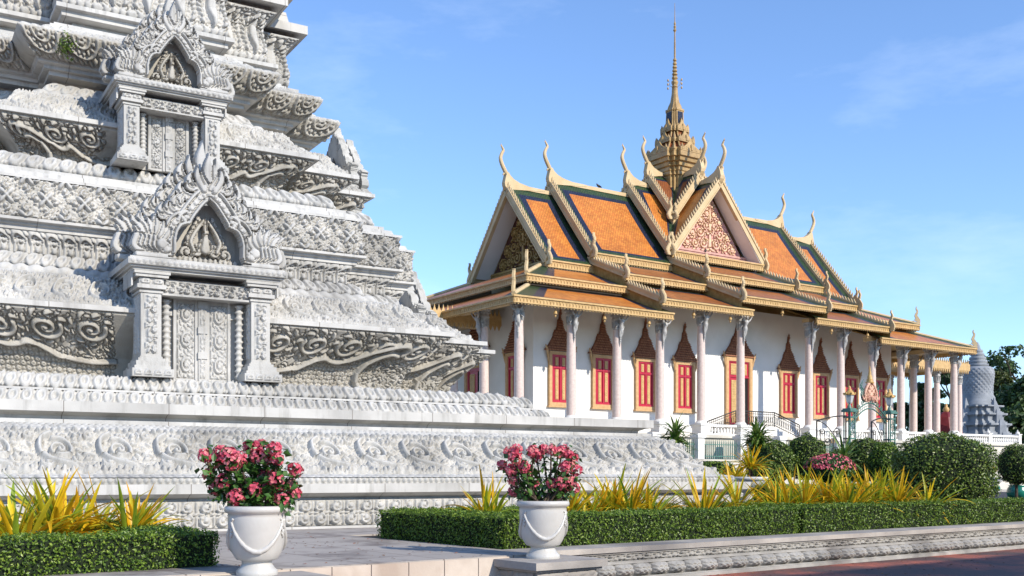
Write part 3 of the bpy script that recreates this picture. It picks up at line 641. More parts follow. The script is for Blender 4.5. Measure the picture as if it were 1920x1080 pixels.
def porch(name, cx, yf, z0, zc, zt, w, depth, parent, rot=0.0, big=1.0):
    """false door niche: pillars, entablature, carved doors, colonettes and two layers of flame pediment; yf is the front of the pillars"""
    par = bpy.data.objects.new(name + '_core', None)
    T = Matrix.Rotation(rot, 4, 'Z')
    def fin(mb, nm, m, p, smooth=False):
        for i, V in enumerate(mb.v): mb.v[i] = V @ np.array(T.to_3x3()).T
        return mb.build(nm, M[m], p, smooth)
    def carved(mb, cellname, x0, x1, zz0, zz1, y, amp, vert=1, side=None):
        nr = max(4, int((zz1 - zz0) / .02)); nc = max(4, int((x1 - x0) / .02)); h = tile_to(cellname, nr, nc, x1 - x0, zz1 - zz0, vert).copy()
        h[[0, -1]] = 0; h[:, [0, -1]] = 0
        q = np.linspace(0, 1, nc); Zz = np.repeat((zz0 + (zz1 - zz0) * np.linspace(0, 1, nr))[:, None], nc, 1)
        if side is None: P = np.stack([np.repeat((x0 + (x1 - x0) * q)[None], nr, 0), y - amp * h, Zz], -1)
        else: P = np.stack([side[0] + side[1] * amp * h, np.repeat((x0 + (x1 - x0) * q)[None], nr, 0), Zz], -1)
        mb.grid(P)
    hw = w
    pw = .20 * big
    mb = MB(); mb.box(cx - hw + pw, cx + hw - pw, yf + .5, yf + depth, z0, zc); mb.box(cx - hw - pw * .6, cx + hw + pw * .6, yf + .55, yf + depth, z0, zc)
    root = fin(mb, 'niche', 'marble', parent)
    for s in (-1, 1):
        px = cx + s * hw
        mb = MB()
        mb.box(px - pw, px + pw, yf, yf + .7, z0 + .42 * big, zc - .02)
        for i, (e, za, zb) in enumerate(((.20, 0, .16), (.15, .16, .22), (.11, .22, .32), (.06, .32, .38), (.02, .38, .42))): mb.box(px - pw - e * big, px + pw + e * big, yf - e * big, yf + .7, z0 + za * big, z0 + zb * big)
        for i, (e, za, zb) in enumerate(((.03, .42, .38), (.08, .34, .26), (.04, .26, .14), (.12, .12, .06), (.15, .06, 0))): mb.box(px - pw - e * big, px + pw + e * big, yf - e * big, yf + .7, zc - za * big, zc - zb * big)
        carved(mb, 'vine', px - pw * .68, px + pw * .68, z0 + .48 * big, zc - .46 * big, yf - .005, .07)
        carved(mb, 'leafrow', px - pw - .17 * big, px + pw + .17 * big, z0 + .02, z0 + .15 * big, yf - .205 * big, .03)
        carved(mb, 'leafrow', px - pw - .03 * big, px + pw + .03 * big, zc - .26 * big, zc - .13 * big, yf - .045 * big, .04)
        carved(mb, 'vine', yf + .08, yf + .6, z0 + .48 * big, zc - .46 * big, 0, .03, side=(px - pw - .004, -1))
        fin(mb, 'pillar', 'marble', root)
        mb = MB(); qx = px - s * (pw + .17 * big); n = 13; prof = []
        for i in range(n):
            za = z0 + .05 + (zc - .5 * big - z0) * i / n; dz = (zc - .5 * big - z0) / n
            prof += [(.055, za), (.06, za + dz * .25), (.10, za + dz * .5), (.06, za + dz * .75)]
        prof = [(r_ * big, z_) for r_, z_ in prof]
        mb.lathe(prof, (cx + (qx - cx), yf + .32, 0), 14); fin(mb, 'colonette', 'marble', root, True)
    inner = hw - pw - .33 * big
    mb = MB(); mb.box(cx - hw + pw, cx + hw - pw, yf + .06, yf + .6, zc - .40 * big, zc - .12 * big); mb.box(cx - hw + pw, cx + hw - pw, yf + .02, yf + .6, zc - .44 * big, zc - .40 * big)
    carved(mb, 'vine', cx - hw + pw + .02, cx + hw - pw - .02, zc - .38 * big, zc - .14 * big, yf + .055, .08); fin(mb, 'lintel', 'marble', root)
    for s in (-1, 1):
        mb = MB(); x0, x1 = sorted((cx + s * .09 * big, cx + s * inner)); mb.box(x0, x1, yf + .42, yf + .52, z0, zc - .44 * big)
        mb.box(x0, x0 + .06, yf + .39, yf + .42, z0, zc - .44 * big); mb.box(x1 - .06, x1, yf + .39, yf + .42, z0, zc - .44 * big)
        carved(mb, 'roundel', x0 + .07, x1 - .07, z0 + .05, zc - .52 * big, yf + .415, .07); fin(mb, 'door_leaf', 'marble', root)
    mb = MB(); mb.box(cx - .085 * big, cx + .085 * big, yf + .36, yf + .5, z0, zc - .44 * big); carved(mb, 'vine', cx - .06 * big, cx + .06 * big, z0 + .05, zc - .5 * big, yf + .355, .03)
    for q in (.25, .5, .75): mb.box(cx - .1 * big, cx + .1 * big, yf + .33, yf + .40, z0 + (zc - z0) * q - .07, z0 + (zc - z0) * q + .07)
    fin(mb, 'door_post', 'marble', root)
    # entablature
    ew = hw + pw + .17 * big; mb = MB()
    for e, za, zb in ((0, 0, .05), (.06, .05, .09), (.12, .09, .21), (.08, .21, .25)): mb.box(cx - ew - e * big, cx + ew + e * big, yf - .16 * big - e * big, yf + depth, zc + za * big, zc + zb * big)
    carved(mb, 'bead', cx - ew - .1 * big, cx + ew + .1 * big, zc + .10 * big, zc + .20 * big, yf - .285 * big, .03)
    for k in range(7):
        for s in (-1, 1):
            y0 = yf - .1 + .04 * k; mb.box(min(cx + s * (ew - .02), cx + s * (ew + .015)), max(cx + s * (ew - .02), cx + s * (ew + .015)), yf + .12 * k, yf + .12 * k + .06, zc - .3 * big, zc)
    fin(mb, 'entablature', 'marble', root)
    # pediments
    zb = zc + .25 * big
    def pediment(nm, sc, yy, hole):
        CUT['v'] = .30; CUT['w'] = 1.2
        k = sc / PX; Wd, Hh = int(3.5 * k), int(2.45 * k); A = np.zeros((Hh, Wd)); mx = Wd / 2
        arch = [(0, 1.30), (.14, 1.18), (.30, .97), (.40, .82), (.43, .74), (.52, .72), (.63, .67), (.71, .54), (.75, .36), (.75, .15), (.80, .04), (.95, .0)]
        arch = [(x * .92, y * .97 + .06) for x, y in arch]
        for s in (-1, 1):
            P = smooth_path([(mx + s * x * k, y * k) for x, y in arch], 80)
            N = np.gradient(P, axis=0); N /= np.linalg.norm(N, axis=1)[:, None] + 1e-9; out = np.stack([-N[:, 1], N[:, 0]], 1) * s
            mid = P + out * .13 * k
            # flames along the band
            for j in range(3, 74, 7):
                ang = math.atan2(out[j, 1] * .8 + 1.0, out[j, 0] * .75); L = (.54 - .002 * j) * k
                flame(A, mid[j, 0] + out[j, 0] * .10 * k, mid[j, 1] + out[j, 1] * .10 * k, ang, L, .095 * k, -s * 1.15, .85)
                flame(A, mid[j, 0] + out[j, 0] * .12 * k + s * .06 * k, mid[j, 1] + out[j, 1] * .12 * k, ang - s * .55, L * .55, .06 * k, -s * .9, .7)
            stroke(A, mid, .15 * k, .72, False)
            stroke(A, P + out * .02 * k, .035 * k, 1.0, False); stroke(A, P + out * .25 * k, .035 * k, 1.0, False)
            for j in range(2, 78, 4): stamp(A, mid[j, 0], mid[j, 1], .05 * k, .95, False)
            # crowned serpent heads rearing at the foot
            hx = mx + s * 1.12 * k
            for q in range(6):
                flame(A, hx + s * (.05 * q - .05) * k, (.36 + .02 * q) * k, 1.57 - s * (.30 * q - .75), (.50 - .05 * abs(q - 2)) * k, .085 * k, s * .5, .8)
            for q in range(5):
                stroke(A, smooth_path([(hx - s * .1 * k + s * .07 * q * k, .08 * k), (hx + s * (.02 + .09 * q) * k, .22 * k), (hx + s * (.0 + .085 * q) * k, .42 * k)], 16), .06 * k, .95 - .05 * q, False)
            stamp(A, hx - s * .16 * k, .30 * k, .12 * k, 1.1, False); stamp(A, hx - s * .24 * k, .20 * k, .08 * k, 1.0, False)
            stroke(A, [(mx + s * .72 * k, .05 * k), (hx + s * .32 * k, .05 * k)], .06 * k, .9, False)
        flame(A, mx, 1.55 * k, math.pi / 2, .75 * k, .14 * k, .15, .95); flame(A, mx - .1 * k, 1.5 * k, 1.8, .55 * k, .1 * k, .5, .85); flame(A, mx + .1 * k, 1.5 * k, 1.34, .55 * k, .1 * k, -.5, .85)
        mask = A > .05
        yyi, xxi = np.mgrid[0:Hh, 0:Wd]; ax_ = np.array(arch)
        o = np.argsort(ax_[:, 1]); lim = np.interp(yyi / k, ax_[o, 1], ax_[o, 0]) - .015
        ins = (np.abs(xxi - mx) / k < lim) & (yyi / k < 1.3) & (yyi / k > .03)
        mask &= ~ins
        mb = MB(); plate(mb, A, mask, (cx, yy, zb), (1, 0, 0), (0, 0, 1), (0, -1, 0), PX, .13 * sc, .16)
        o_ = fin(mb, nm, 'marble', root, False)
        return ins, k, Wd, Hh, mx, arch
    sc = (hw + .2) / 1.34
    ins, k, Wd, Hh, mx, arch = pediment('pediment', sc, yf - .10 * big, True)
    pediment('rear_pediment', sc * 1.17, yf + .42 * big, True)
    # carved figure scene inside the arch, against a back wall
    A = np.zeros((Hh, Wd)); CUT['v'] = .2
    for s in (-1, 1):
        curl(A, mx + s * .40 * k, .26 * k, .17 * k, 1.6, 1.5, s, .045 * k, 1, False); curl(A, mx + s * .17 * k, .30 * k, .12 * k, 1.4, 1.5, -s, .04 * k, .9, False)
        for q in range(5): leaf(A, mx + s * (.10 + .05 * q) * k, (.45 + .10 * (4 - q)) * k, 1.57 - s * .6, .2 * k, .06 * k, s * .9, .9, False)
        stroke(A, smooth_path([(mx + s * .24 * k, .3 * k), (mx + s * .30 * k, .5 * k), (mx + s * .18 * k, .75 * k), (mx, .98 * k)], 30), .04 * k, 1, False)
        stroke(A, smooth_path([(mx + s * .03 * k, .36 * k), (mx + s * .12 * k, .40 * k), (mx + s * .07 * k, .52 * k), (mx, .56 * k)], 20), .035 * k, .9, False)
    stroke(A, [(mx, .34 * k), (mx, .58 * k)], [.10 * k, .06 * k], 1, False); stamp(A, mx, .64 * k, .06 * k, 1.1, False); flame(A, mx, .68 * k, 1.57, .3 * k, .05 * k, .1, .9)
    for q in range(13): leaf(A, mx + (q - 6) * .105 * k, .04 * k, 1.57, .13 * k, .055 * k, 0, .9, False)
    mb = MB(); plate(mb, A, (A > .05), (cx, yf + .20 * big, zb), (1, 0, 0), (0, 0, 1), (0, -1, 0), PX, .10, .1)
    mb.box(cx - .85 * sc, cx + .85 * sc, yf + .34 * big, yf + .40 * big, zb, zb + 1.32 * sc)
    fin(mb, 'tympanum_carving', 'marble_old', root)
    CUT['v'] = 0.0; CUT['w'] = 1.4
    # ribbed vault running back to the body
    mb = MB(); n = 13
    a = np.linspace(0, math.pi, 41); rr = (1.02 * sc) * (1 + .03 * np.abs(np.sin(a * 12)))
    X = cx + rr * np.cos(a) ; Zz = zb + 1.25 * sc * np.sin(a) ** .8
    mb.grid(np.stack([np.stack([X, np.full(41, y), Zz], -1) for y in (yf + .5, yf + depth)], 0)); fin(mb, 'vault', 'marble', root)
    return root
porch('door_niche', .18, -9.22, 3.45, 5.56, 8, 1.12, 2.2, ST)
porch('door_niche', .0, -7.05, 8.32, 9.90, 12, .88, 1.9, ST, big=.82)
porch('door_niche', .0, -9.22, 3.45, 5.56, 8, 1.12, 2.2, ST, rot=R(90))
porch('door_niche', .0, -7.05, 8.32, 9.90, 12, .88, 1.9, ST, rot=R(90), big=.82)
# ------------------------------------------------------------ the temple: white hall, tiled roofs in steps, spire
P1 = np.array([math.cos(PANG), math.sin(PANG)]); P2 = np.array([-math.sin(PANG), math.cos(PANG)])
PO = np.array([.325, 50.0])
TP = empty('temple', (PO[0], PO[1], 0), PANG, 'large white temple hall with stepped orange tiled roofs, red shutters and a tall golden spire', 'temple')
VC = 7.9
def flip(v): return 2 * VC - v
UC = 17.4
ZF = 3.6
# wall, podium
b_ = MB(); b_.box(2.95, 32.27, 2.95, flip(2.95), ZF - .1, 11.2); b_.build('wall', M['white'], TP)
b_ = MB()
for e, z0, z1 in ((.30, ZF, 3.95), (.22, 3.95, 4.12), (.12, 4.12, 4.26), (.05, 4.26, 4.34)): b_.box(2.95 - e, 32.27 + e, 2.95 - e, flip(2.95) + e, z0 + .002, z1)
b_.build('wall_base', M['white'], TP)
b_ = MB(); b_.box(-1.3, 42.6, -.75, flip(-.75), .3, ZF - .16); b_.box(-1.45, 42.75, -.9, flip(-.9), ZF - .16, ZF); b_.box(-1.5, 42.8, -.95, flip(-.95), .3, .9)
b_.box(-12, -1.45, 4.6, flip(4.6), .3, ZF - .002); b_.box(42.75, 47, 4.6, flip(4.6), .3, ZF - .002)
for u in np.arange(0.4, 42, 2.2): b_.box(u, u + 1.5, -.79, -.74, 1.2, 3.1)
b_.build('podium', M['podium'], TP)

# columns with pedestal, grey capital and a bracket figure
def col_parts(parent, x, y, zt, fig=True, zb=4.35):
    mb = MB(); mb.lathe([(.235, zb), (.235, zb + 1.2), (.225, zb + 3), (.20, zt - .9), (.20, zt - .86)], (x, y, 0), 20)
    c = mb.build('column', M['pink'], parent, True)
    mb = MB(); mb.lathe([(.205, zt - .88), (.235, zt - .86), (.235, zt - .80), (.215, zt - .78), (.225, zt - .42), (.27, zt - .40), (.27, zt - .33), (.24, zt - .3), (.26, zt - .12), (.33, zt - .06), (.33, zt)], (x, y, 0), 12)
    for k in range(12):
        a = k * math.pi / 6; mb.tube([(x + .222 * math.cos(a), y + .222 * math.sin(a), zt - .76), (x + .25 * math.cos(a), y + .25 * math.sin(a), zt - .45)], [.035, .02], 5)
        mb.ball((x + .29 * math.cos(a), y + .29 * math.sin(a), zt - .16), .05, 6, 4)
    mb.build('capital', M['greycap'], c, True)
    mb = MB()
    for e, z0, z1 in ((.42, ZF - .02, ZF + .14), (.34, ZF + .14, ZF + .5), (.40, ZF + .5, ZF + .58), (.33, ZF + .58, ZF + .62)): mb.box(x - e, x + e, y - e, y + e, z0, z1)
    mb.lathe([(.33, ZF + .62), (.34, ZF + .66), (.29, ZF + .70), (.29, ZF + .72), (.24, zb + .02)], (x, y, 0), 20); mb.build('pedestal', M['white'], c, True if False else False)
    return c
def bracket_figure(c, x, y, zt, dx, dy):
    """winged figure leaning out of the capital with both arms up under the eave, its tail running down the shaft"""
    t = Vector((dx, dy, 0)).normalized(); s = Vector((-t.y, t.x, 0)); o = Vector((x, y, zt))
    def q(f, l, z): return tuple(o + t * f + s * l + Vector((0, 0, z)))
    mb = MB()
    mb.tube([q(.20, 0, -1.75), q(.24, 0, -1.5), q(.27, 0, -1.3), q(.26, 0, -1.15), q(.30, 0, -.98), q(.35, 0, -.86), q(.33, 0, -.74), q(.36, 0, -.58), q(.42, 0, -.46), q(.44, 0, -.38), q(.46, 0, -.33)],
            [.02, .05, .04, .075, .10, .13, .115, .10, .14, .10, .05], 10)
    mb.ball(q(.49, 0, -.22), (.085, .085, .105), 10, 7); mb.tube([q(.49, 0, -.14), q(.49, 0, -.02)], [.06, .01], 8)
    mb.tube([q(.57, 0, -.22), q(.60, 0, -.24)], [.02, .01], 5)
    for k in (-1, 1):
        mb.tube([q(.43, k * .11, -.42), q(.47, k * .22, -.38), q(.52, k * .30, -.22), q(.60, k * .33, -.02)], [.05, .045, .04, .035], 7)
        mb.ball(q(.61, k * .33, 0), .05, 6, 4)
        mb.tube([q(.33, k * .05, -.85), q(.33, k * .08, -1.05), q(.27, k * .05, -1.22)], [.07, .055, .03], 7)
        mb.tube([q(.26, k * .10, -.62), q(.22, k * .24, -.74), q(.22, k * .20, -.95)], [.06, .07, .02], 6, flat=.4)
    for k in range(3): mb.ball(q(.27, 0, -1.22 - .12 * k), (.06, .06, .04), 6, 4)
    return mb.build('bracket_figure', M['greycap'], c, True)
ZT = {0: 9.62, 1: 10.2}
UCOL = [0, 3.1, 6.0, 8.9, 11.85, 14.85, 20.5, 23.35, 26.3, 29.15, 32.0, 34.8]
for i, u in enumerate(UCOL):
    zt = 9.62 if i in (0, 1, 2, 9, 10, 11) else (9.66 if i in (3, 8) else 10.28)
    c = col_parts(TP, u, 0, zt)
    if i == 0: bracket_figure(c, u, 0, zt, -1, -1)
    elif i == 11: bracket_figure(c, u, 0, zt, 1, -1)
    else: bracket_figure(c, u, 0, zt, 0, -1)
    if i in (0, 3, 6, 8, 11): col_parts(TP, u, flip(0), zt)
for v in (3.0, 5.9, 9.9, 12.8):
    for u, d in ((0, -1), (34.8, 1)):
        c = col_parts(TP, u, v, 9.62); bracket_figure(c, u, v, 9.62, d, 0)
for u in (38.9, 41.8, 44.6): col_parts(TP, u, 5.9, 9.15); col_parts(TP, u, 9.9, 9.15)
for u in (-3.6, -6.6, -9.6): col_parts(TP, u, 5.9, 9.15); col_parts(TP, u, 9.9, 9.15)

# windows with tiered gables
def window(parent, w, z0, z1, wz, door=False):
    """built at the origin facing -y; parts: frame > shutters, panels, tiered gable"""
    hw = w / 2; f = .17 if not door else .22
    mb = MB(); mb.box(-hw, -hw + f, -.14, .02, z0, z1); mb.box(hw - f, hw, -.14, .02, z0, z1); mb.box(-hw + f, hw - f, -.14, .02, z1 - f, z1)
    if not door: mb.box(-hw + f, hw - f, -.14, .02, z0, z0 + f); mb.box(-hw - .06, hw + .06, -.17, .02, z0 - .08, z0)
    mb.box(-hw + f, -hw + f + .04, -.10, .02, z0 + f, z1 - f); mb.box(hw - f - .04, hw - f, -.10, .02, z0 + f, z1 - f)
    for s in (-1, 1): mb.tube([(s * (hw + .02), -.10, z1 - .5), (s * (hw + .10), -.12, z1 - .15), (s * (hw + .16), -.14, z1 + .1), (s * (hw + .26), -.16, z1 + .32)], [.04, .07, .07, .02], 6)
    wn_ = mb.build('window' if not door else 'door', M['frame'], parent)
    i0, i1, j0, j1 = -hw + f + .04, hw - f - .04, z0 + (f if not door else .02), z1 - f
    mb = MB(); mb.box(i0, i1, -.04, .02, j0, j1)
    if door:
        mb.box(i0, i1, -.09, -.04, j1 - .95, j1 - .87); mb.box(i0, i0 + .12, -.09, -.04, j0, j1 - .95); mb.box(i0, i1, -.09, -.04, j1 - .07, j1)
        o = mb.build('door_leaf', M['red'], wn_)
        d = MB(); d.box(.16, i1 - .05, -.055, -.03, j0, j1 - .98); d.build('dark_doorway_panel', M['dark'], wn_)  # near-black slab over the leaf: darkness of a doorway painted in, no hole
    else:
        for x in (i0, -.035, i1 - .07): mb.box(x, x + .07, -.085, -.04, j0, j1)
        for z in (j0, j0 + (j1 - j0) * .74 - .06, j1 - .09): mb.box(i0 + .07, -.035, -.083, -.04, z, z + .10); mb.box(.035, i1 - .07, -.083, -.04, z, z + .10)
        o = mb.build('shutter', M['red'], wn_)
    mb = MB()
    zs = [(j0 + .16, j0 + (j1 - j0) * .74 - .12), (j0 + (j1 - j0) * .74 + .08, j1 - .14)] if not door else [(j1 - .78, j1 - .14), (j0 + .2, j1 - 1.1)]
    for a, b2 in zs:
        for s in (-1, 1):
            if door and a == zs[1][0] and s > 0: continue
            if door and a == zs[0][0]:
                if s > 0: continue
                x0, x1 = i0 + .18, i1 - .18
            else: x0, x1 = sorted((s * .13, s * (abs(i0) - .225)))
            mb.box(x0, x1, -.07, -.03, a, b2)
            n = max(1, int((b2 - a) / .14)); k = max(1, int((x1 - x0) / .12))
            for q in range(n):
                for p in range(k): mb.ball((x0 + (x1 - x0) * (p + .5) / k, -.07, a + (b2 - a) * (q + .5) / n), (.045, .018, .055), 5, 4)
    mb.build('panel', M['gold'], wn_)
    # gable of stacked shingle tiers tapering in a concave curve to a finial
    mb = MB(); n = 15; H_ = wz - z1; g0 = hw + .20
    for k in range(n):
        t0, t1 = k / n, (k + 1) / n
        def wd(t): return g0 * (.80 * max(0, 1 - t * 1.12) ** 1.75 + .20 * (1 - t)) + .02 + .06 * max(0, 1 - abs(t - .40) * 11) + .04 * max(0, 1 - abs(t - .68) * 12)
        za, zb = z1 + .04 + H_ * .90 * t0, z1 + .04 + H_ * .90 * t1; wa = wd(t0) + (.04 if k in (0, 7, 11) else .0) ; d = .06 + .09 * (1 - t0)
        mb.hexa([(-wa, -d - .03, za), (wa, -d - .03, za), (wa, .01, za), (-wa, .01, za), (-wa * .88, -d + .05, zb), (wa * .88, -d + .05, zb), (wa * .88, .01, zb), (-wa * .88, .01, zb)])
        m_ = max(1, int(2 * wa / .16))
        for q in range(m_): mb.ball((-wa + 2 * wa * (q + .5) / m_, -d - .03, za + .025), (wa / m_ * .9, .03, .04), 5, 4, 1)
    for k, r_ in enumerate((.06, .09, .05, .07, .035)): mb.ball((0, -.09, z1 + H_ * (.85 + .03 * k)), (r_, r_, .05), 7, 5)
    mb.tube([(0, -.09, z1 + H_ * .9), (0, -.09, wz)], [.03, .008], 6); mb.build('window_gable', [M['brown'], M['brown_lip']], wn_)
    return wn_
w0 = window(TP, 1.5, 5.05, 7.85, 10.1); w0.location = (4.62, 2.93, 0)
w0.children
for u in (7.47, 10.48, 13.42, 22.08, 25.06, 27.98, 30.9):
    c = copy_tree(w0, TP); c.location = (u, 2.93, 0)
for u in (4.62, 13.42, 22.08, 30.9):
    c = copy_tree(w0, TP); c.location = (u, flip(2.93), 0); c.rotation_euler = (0, 0, math.pi)
dr = window(TP, 2.2, 4.33, 8.35, 10.9, True); dr.location = (17.75, 2.93, 0)
for v in (4.5, 11.3):
    c = copy_tree(w0, TP); c.location = (2.93, v, 0); c.rotation_euler = (0, 0, -math.pi / 2)
    c = copy_tree(w0, TP); c.location = (32.29, v, 0); c.rotation_euler = (0, 0, math.pi / 2)
c = copy_tree(dr, TP); c.location = (2.93, VC + .3, 0); c.rotation_euler = (0, 0, -math.pi / 2)

# stair up to the middle door with iron railings
mb = MB(); mb.box(16.3, 19.5, 1.75, 2.6, ZF + .004, 4.30)
for k in range(5):
    mb.box(16.3 - .45 * (k + 1), 16.3 - .45 * k, 1.75, 2.6, ZF + .004, 4.30 - .12 * (k + 1)); mb.box(19.5 + .45 * k, 19.5 + .45 * (k + 1), 1.75, 2.6, ZF + .004, 4.30 - .12 * (k + 1))
sp_ = mb.build('door_stair', M['white'], TP)
def railing(parent, name, P, h=.85):
    mb = MB(); P = [Vector(p) for p in P]
    for a, b2 in zip(P, P[1:]):
        for dz, r_ in ((h, .035), (h - .14, .018), (.10, .022)): mb.tube([a + Vector((0, 0, dz)), b2 + Vector((0, 0, dz))], r_, 6)
        n = max(2, int((b2 - a).length / .16))
        for k in range(n + 1):
            q = a.lerp(b2, k / n); mb.tube([q, q + Vector((0, 0, h))], .035 if k in (0, n) else .012, 5)
            if k < n:
                m_ = a.lerp(b2, (k + .5) / n); tt = np.linspace(0, 2 * math.pi, 9); d = (b2 - a).normalized()
                mb.tube([tuple(m_ + d * (.06 * math.cos(x)) + Vector((0, 0, .40 + .20 * math.sin(x)))) for x in tt], .012, 4)
    return mb.build(name, M['black_iron'], parent)
railing(TP, 'stair_railing', [(14.05, 1.72, 3.62), (16.3, 1.72, 4.30), (19.5, 1.72, 4.30), (21.7, 1.72, 3.62)])

# ---- roofs
RB = MB
def roof_plane(mb, P, ax, mats=(0, 1, 2), bl=.55, br=.55, bt=.5, bb=.28, sag=.0):
    """P: lower left, lower right, upper right, upper left; border widths in metres (green outside, blue inside), centre orange"""
    P = np.array(P, float); wl_ = max(np.linalg.norm(P[1] - P[0]), np.linalg.norm(P[2] - P[3])); hl = max(np.linalg.norm(P[3] - P[0]), np.linalg.norm(P[2] - P[1]))
    def cuts(L, a, b2): 
        c = [0, a * .62, a, L - b2, L - b2 * .62, L] if a > 0 and b2 > 0 else ([0, a * .62, a, L] if a > 0 else ([0, L - b2, L - b2 * .62, L] if b2 > 0 else [0, L]))
        return np.array(c) / L
    cu = cuts(wl_, bl, br); cv = cuts(hl, bb, bt); kv = np.unique(np.concatenate([cv, np.linspace(0, 1, 9)])) if sag else cv
    mid = (min(1, .5), .5)
    def pt(a, b2):
        q = (P[0] * (1 - a) + P[1] * a) * (1 - b2) + (P[3] * (1 - a) + P[2] * a) * b2
        q = q.copy(); q[2] -= sag * 4 * b2 * (1 - b2); return q
    for i in range(len(cu) - 1):
        for j in range(len(kv) - 1):
            a = (cu[i] + cu[i + 1]) / 2 * wl_; b2 = (kv[j] + kv[j + 1]) / 2 * hl
            dist = []
            if bl: dist.append(a / bl)
            if br: dist.append((wl_ - a) / br)
            if bb: dist.append(b2 / bb)
            if bt: dist.append((hl - b2) / bt)
            d = min(dist) if dist else 9
            mi = mats[1] if d < .62 else (mats[2] if d < 1 else mats[0])
            V = [pt(cu[i], kv[j]), pt(cu[i + 1], kv[j]), pt(cu[i + 1], kv[j + 1]), pt(cu[i], kv[j + 1])]
            n_ = np.cross(V[1] - V[0], V[3] - V[0]); n_ /= np.linalg.norm(n_)
            mb.add(V, [(0, 1, 2, 3)], mi); mb.add([v - n_ * .16 for v in V], [(3, 2, 1, 0)], 3)
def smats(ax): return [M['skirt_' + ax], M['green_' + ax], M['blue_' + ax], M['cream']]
def rmats(ax): return [M['tile_' + ax], M['green_' + ax], M['blue_' + ax], M['cream']]
def fascia(parent, p0, p1, out, h=.34, teeth=True, m='gold'):
    """gilded board along an eave with a scalloped lower edge and raised arcs"""
    p0, p1 = Vector(p0), Vector(p1); d = (p1 - p0); L = d.length; d.normalize(); o = Vector(out).normalized(); mb = MB()
    def q(a, b2, z): return tuple(p0 + d * a + o * b2 + Vector((0, 0, z)))
    def bx(a0, a1, b0, b1, z0, z1): mb.hexa([q(a0, b0, z0), q(a1, b0, z0), q(a1, b1, z0), q(a0, b1, z0), q(a0, b0, z1), q(a1, b0, z1), q(a1, b1, z1), q(a0, b1, z1)])
    bx(0, L, -.10, .0, -h, 0); bx(-.02, L + .02, -.12, .06, -.06, .02); bx(0, L, -.08, .03, -h, -h + .05)
    n = max(1, int(L / .19))
    for k in range(n):
        c = (k + .5) * L / n; r_ = L / n * .46; a = np.linspace(0, math.pi, 7)
        mb.tube([q(c + r_ * math.cos(t), .012, -h + .06 + (h - .14) * math.sin(t)) for t in a], .009, 4, cap=False)
        if teeth: mb.add([q(c - r_, -.02, -h), q(c + r_, -.02, -h), q(c, -.02, -h - .07), q(c - r_, -.07, -h), q(c + r_, -.07, -h), q(c, -.07, -h - .04)], [(0, 2, 1), (3, 4, 5), (0, 3, 5, 2), (1, 2, 5, 4)])
    return mb.build('fascia', M[m], parent)
def naga_plate(mb, O, ex, ez, en, h=1.25, th=.10):
    """rearing serpent finial: an S shaped flame outline with side curls, cut from a board"""
    cw = CUT['w']; CUT['w'] = 0; px = .025; k = h / px / 1.25; A = np.zeros((int(1.34 * k), int(.9 * k))); mx = A.shape[1] / 2
    P = smooth_path([(mx - .05 * k, .0), (mx + .10 * k, .12 * k), (mx + .16 * k, .30 * k), (mx + .06 * k, .52 * k), (mx - .02 * k, .68 * k), (mx + .05 * k, .86 * k), (mx + .08 * k, 1.0 * k), (mx + .0 * k, 1.18 * k), (mx + .02 * k, 1.30 * k)], 60)
    stroke(A, P, np.interp(np.linspace(0, 1, 60), [0, .25, .6, 1], [.13 * k, .12 * k, .075 * k, .8]), 1, False)
    for y, L, a in ((.30, .20, 2.6), (.48, .2, 2.2), (.62, .18, 2.0), (.8, .14, 1.9)): leaf(A, mx + .02 * k, y * k, a, L * k, .05 * k, -.8, .8, False)
    leaf(A, mx - .04 * k, .12 * k, 2.7, .28 * k, .07 * k, -1.0, .9, False)
    CUT['w'] = cw; plate(mb, A, A > .08, O, ex, ez, en, px * 1.0, .05, th)
def barge(parent, A0, A1, out, hd=.30, spikes=True, tail=None, mname='cream', th=.18):
    """gable board from ridge A0 to foot A1 with comb teeth along its top and a serpent at the foot"""
    A0, A1, o = Vector(A0), Vector(A1), Vector(out).normalized(); d = A1 - A0; L = d.length; d.normalize(); up = d.cross(o); up = up if up.z > 0 else -up
    mb = MB()
    def q(a, b2, c): return tuple(A0 + d * a + up * b2 + o * c)
    mb.hexa([q(0, -hd, -th), q(L, -hd, -th), q(L, -hd, 0), q(0, -hd, 0), q(0, .05, -th), q(L, .05, -th), q(L, .05, 0), q(0, .05, 0)])
    mb.hexa([q(0, -.02, 0), q(L, -.02, 0), q(L, -.02, .05), q(0, -.02, .05), q(0, .07, 0), q(L, .07, 0), q(L, .07, .05), q(0, .07, .05)])
    mb.hexa([q(0, -hd, 0), q(L, -hd, 0), q(L, -hd, .04), q(0, -hd, .04), q(0, -hd + .07, 0), q(L, -hd + .07, 0), q(L, -hd + .07, .04), q(0, -hd + .07, .04)])
    if spikes:
        n = int(L / .235)
        for k in range(n):
            a = (k + .6) * L / n; mb.tube([q(a, .04, -.06), q(a - .06, .15, -.06), q(a - .16, .27, -.06)], [.075, .06, .012], 5)
    ob = mb.build('bargeboard', M[mname], parent)
    if tail:
        m2 = MB(); hh = Vector((d.x, d.y, 0)); hh.normalize()
        naga_plate(m2, A1 + Vector((0, 0, -.32)) - o * .05 + hh * .05, tuple(hh), (0, 0, 1), tuple(o), tail)
        m2.build('serpent_finial', M[mname], ob)
    return ob
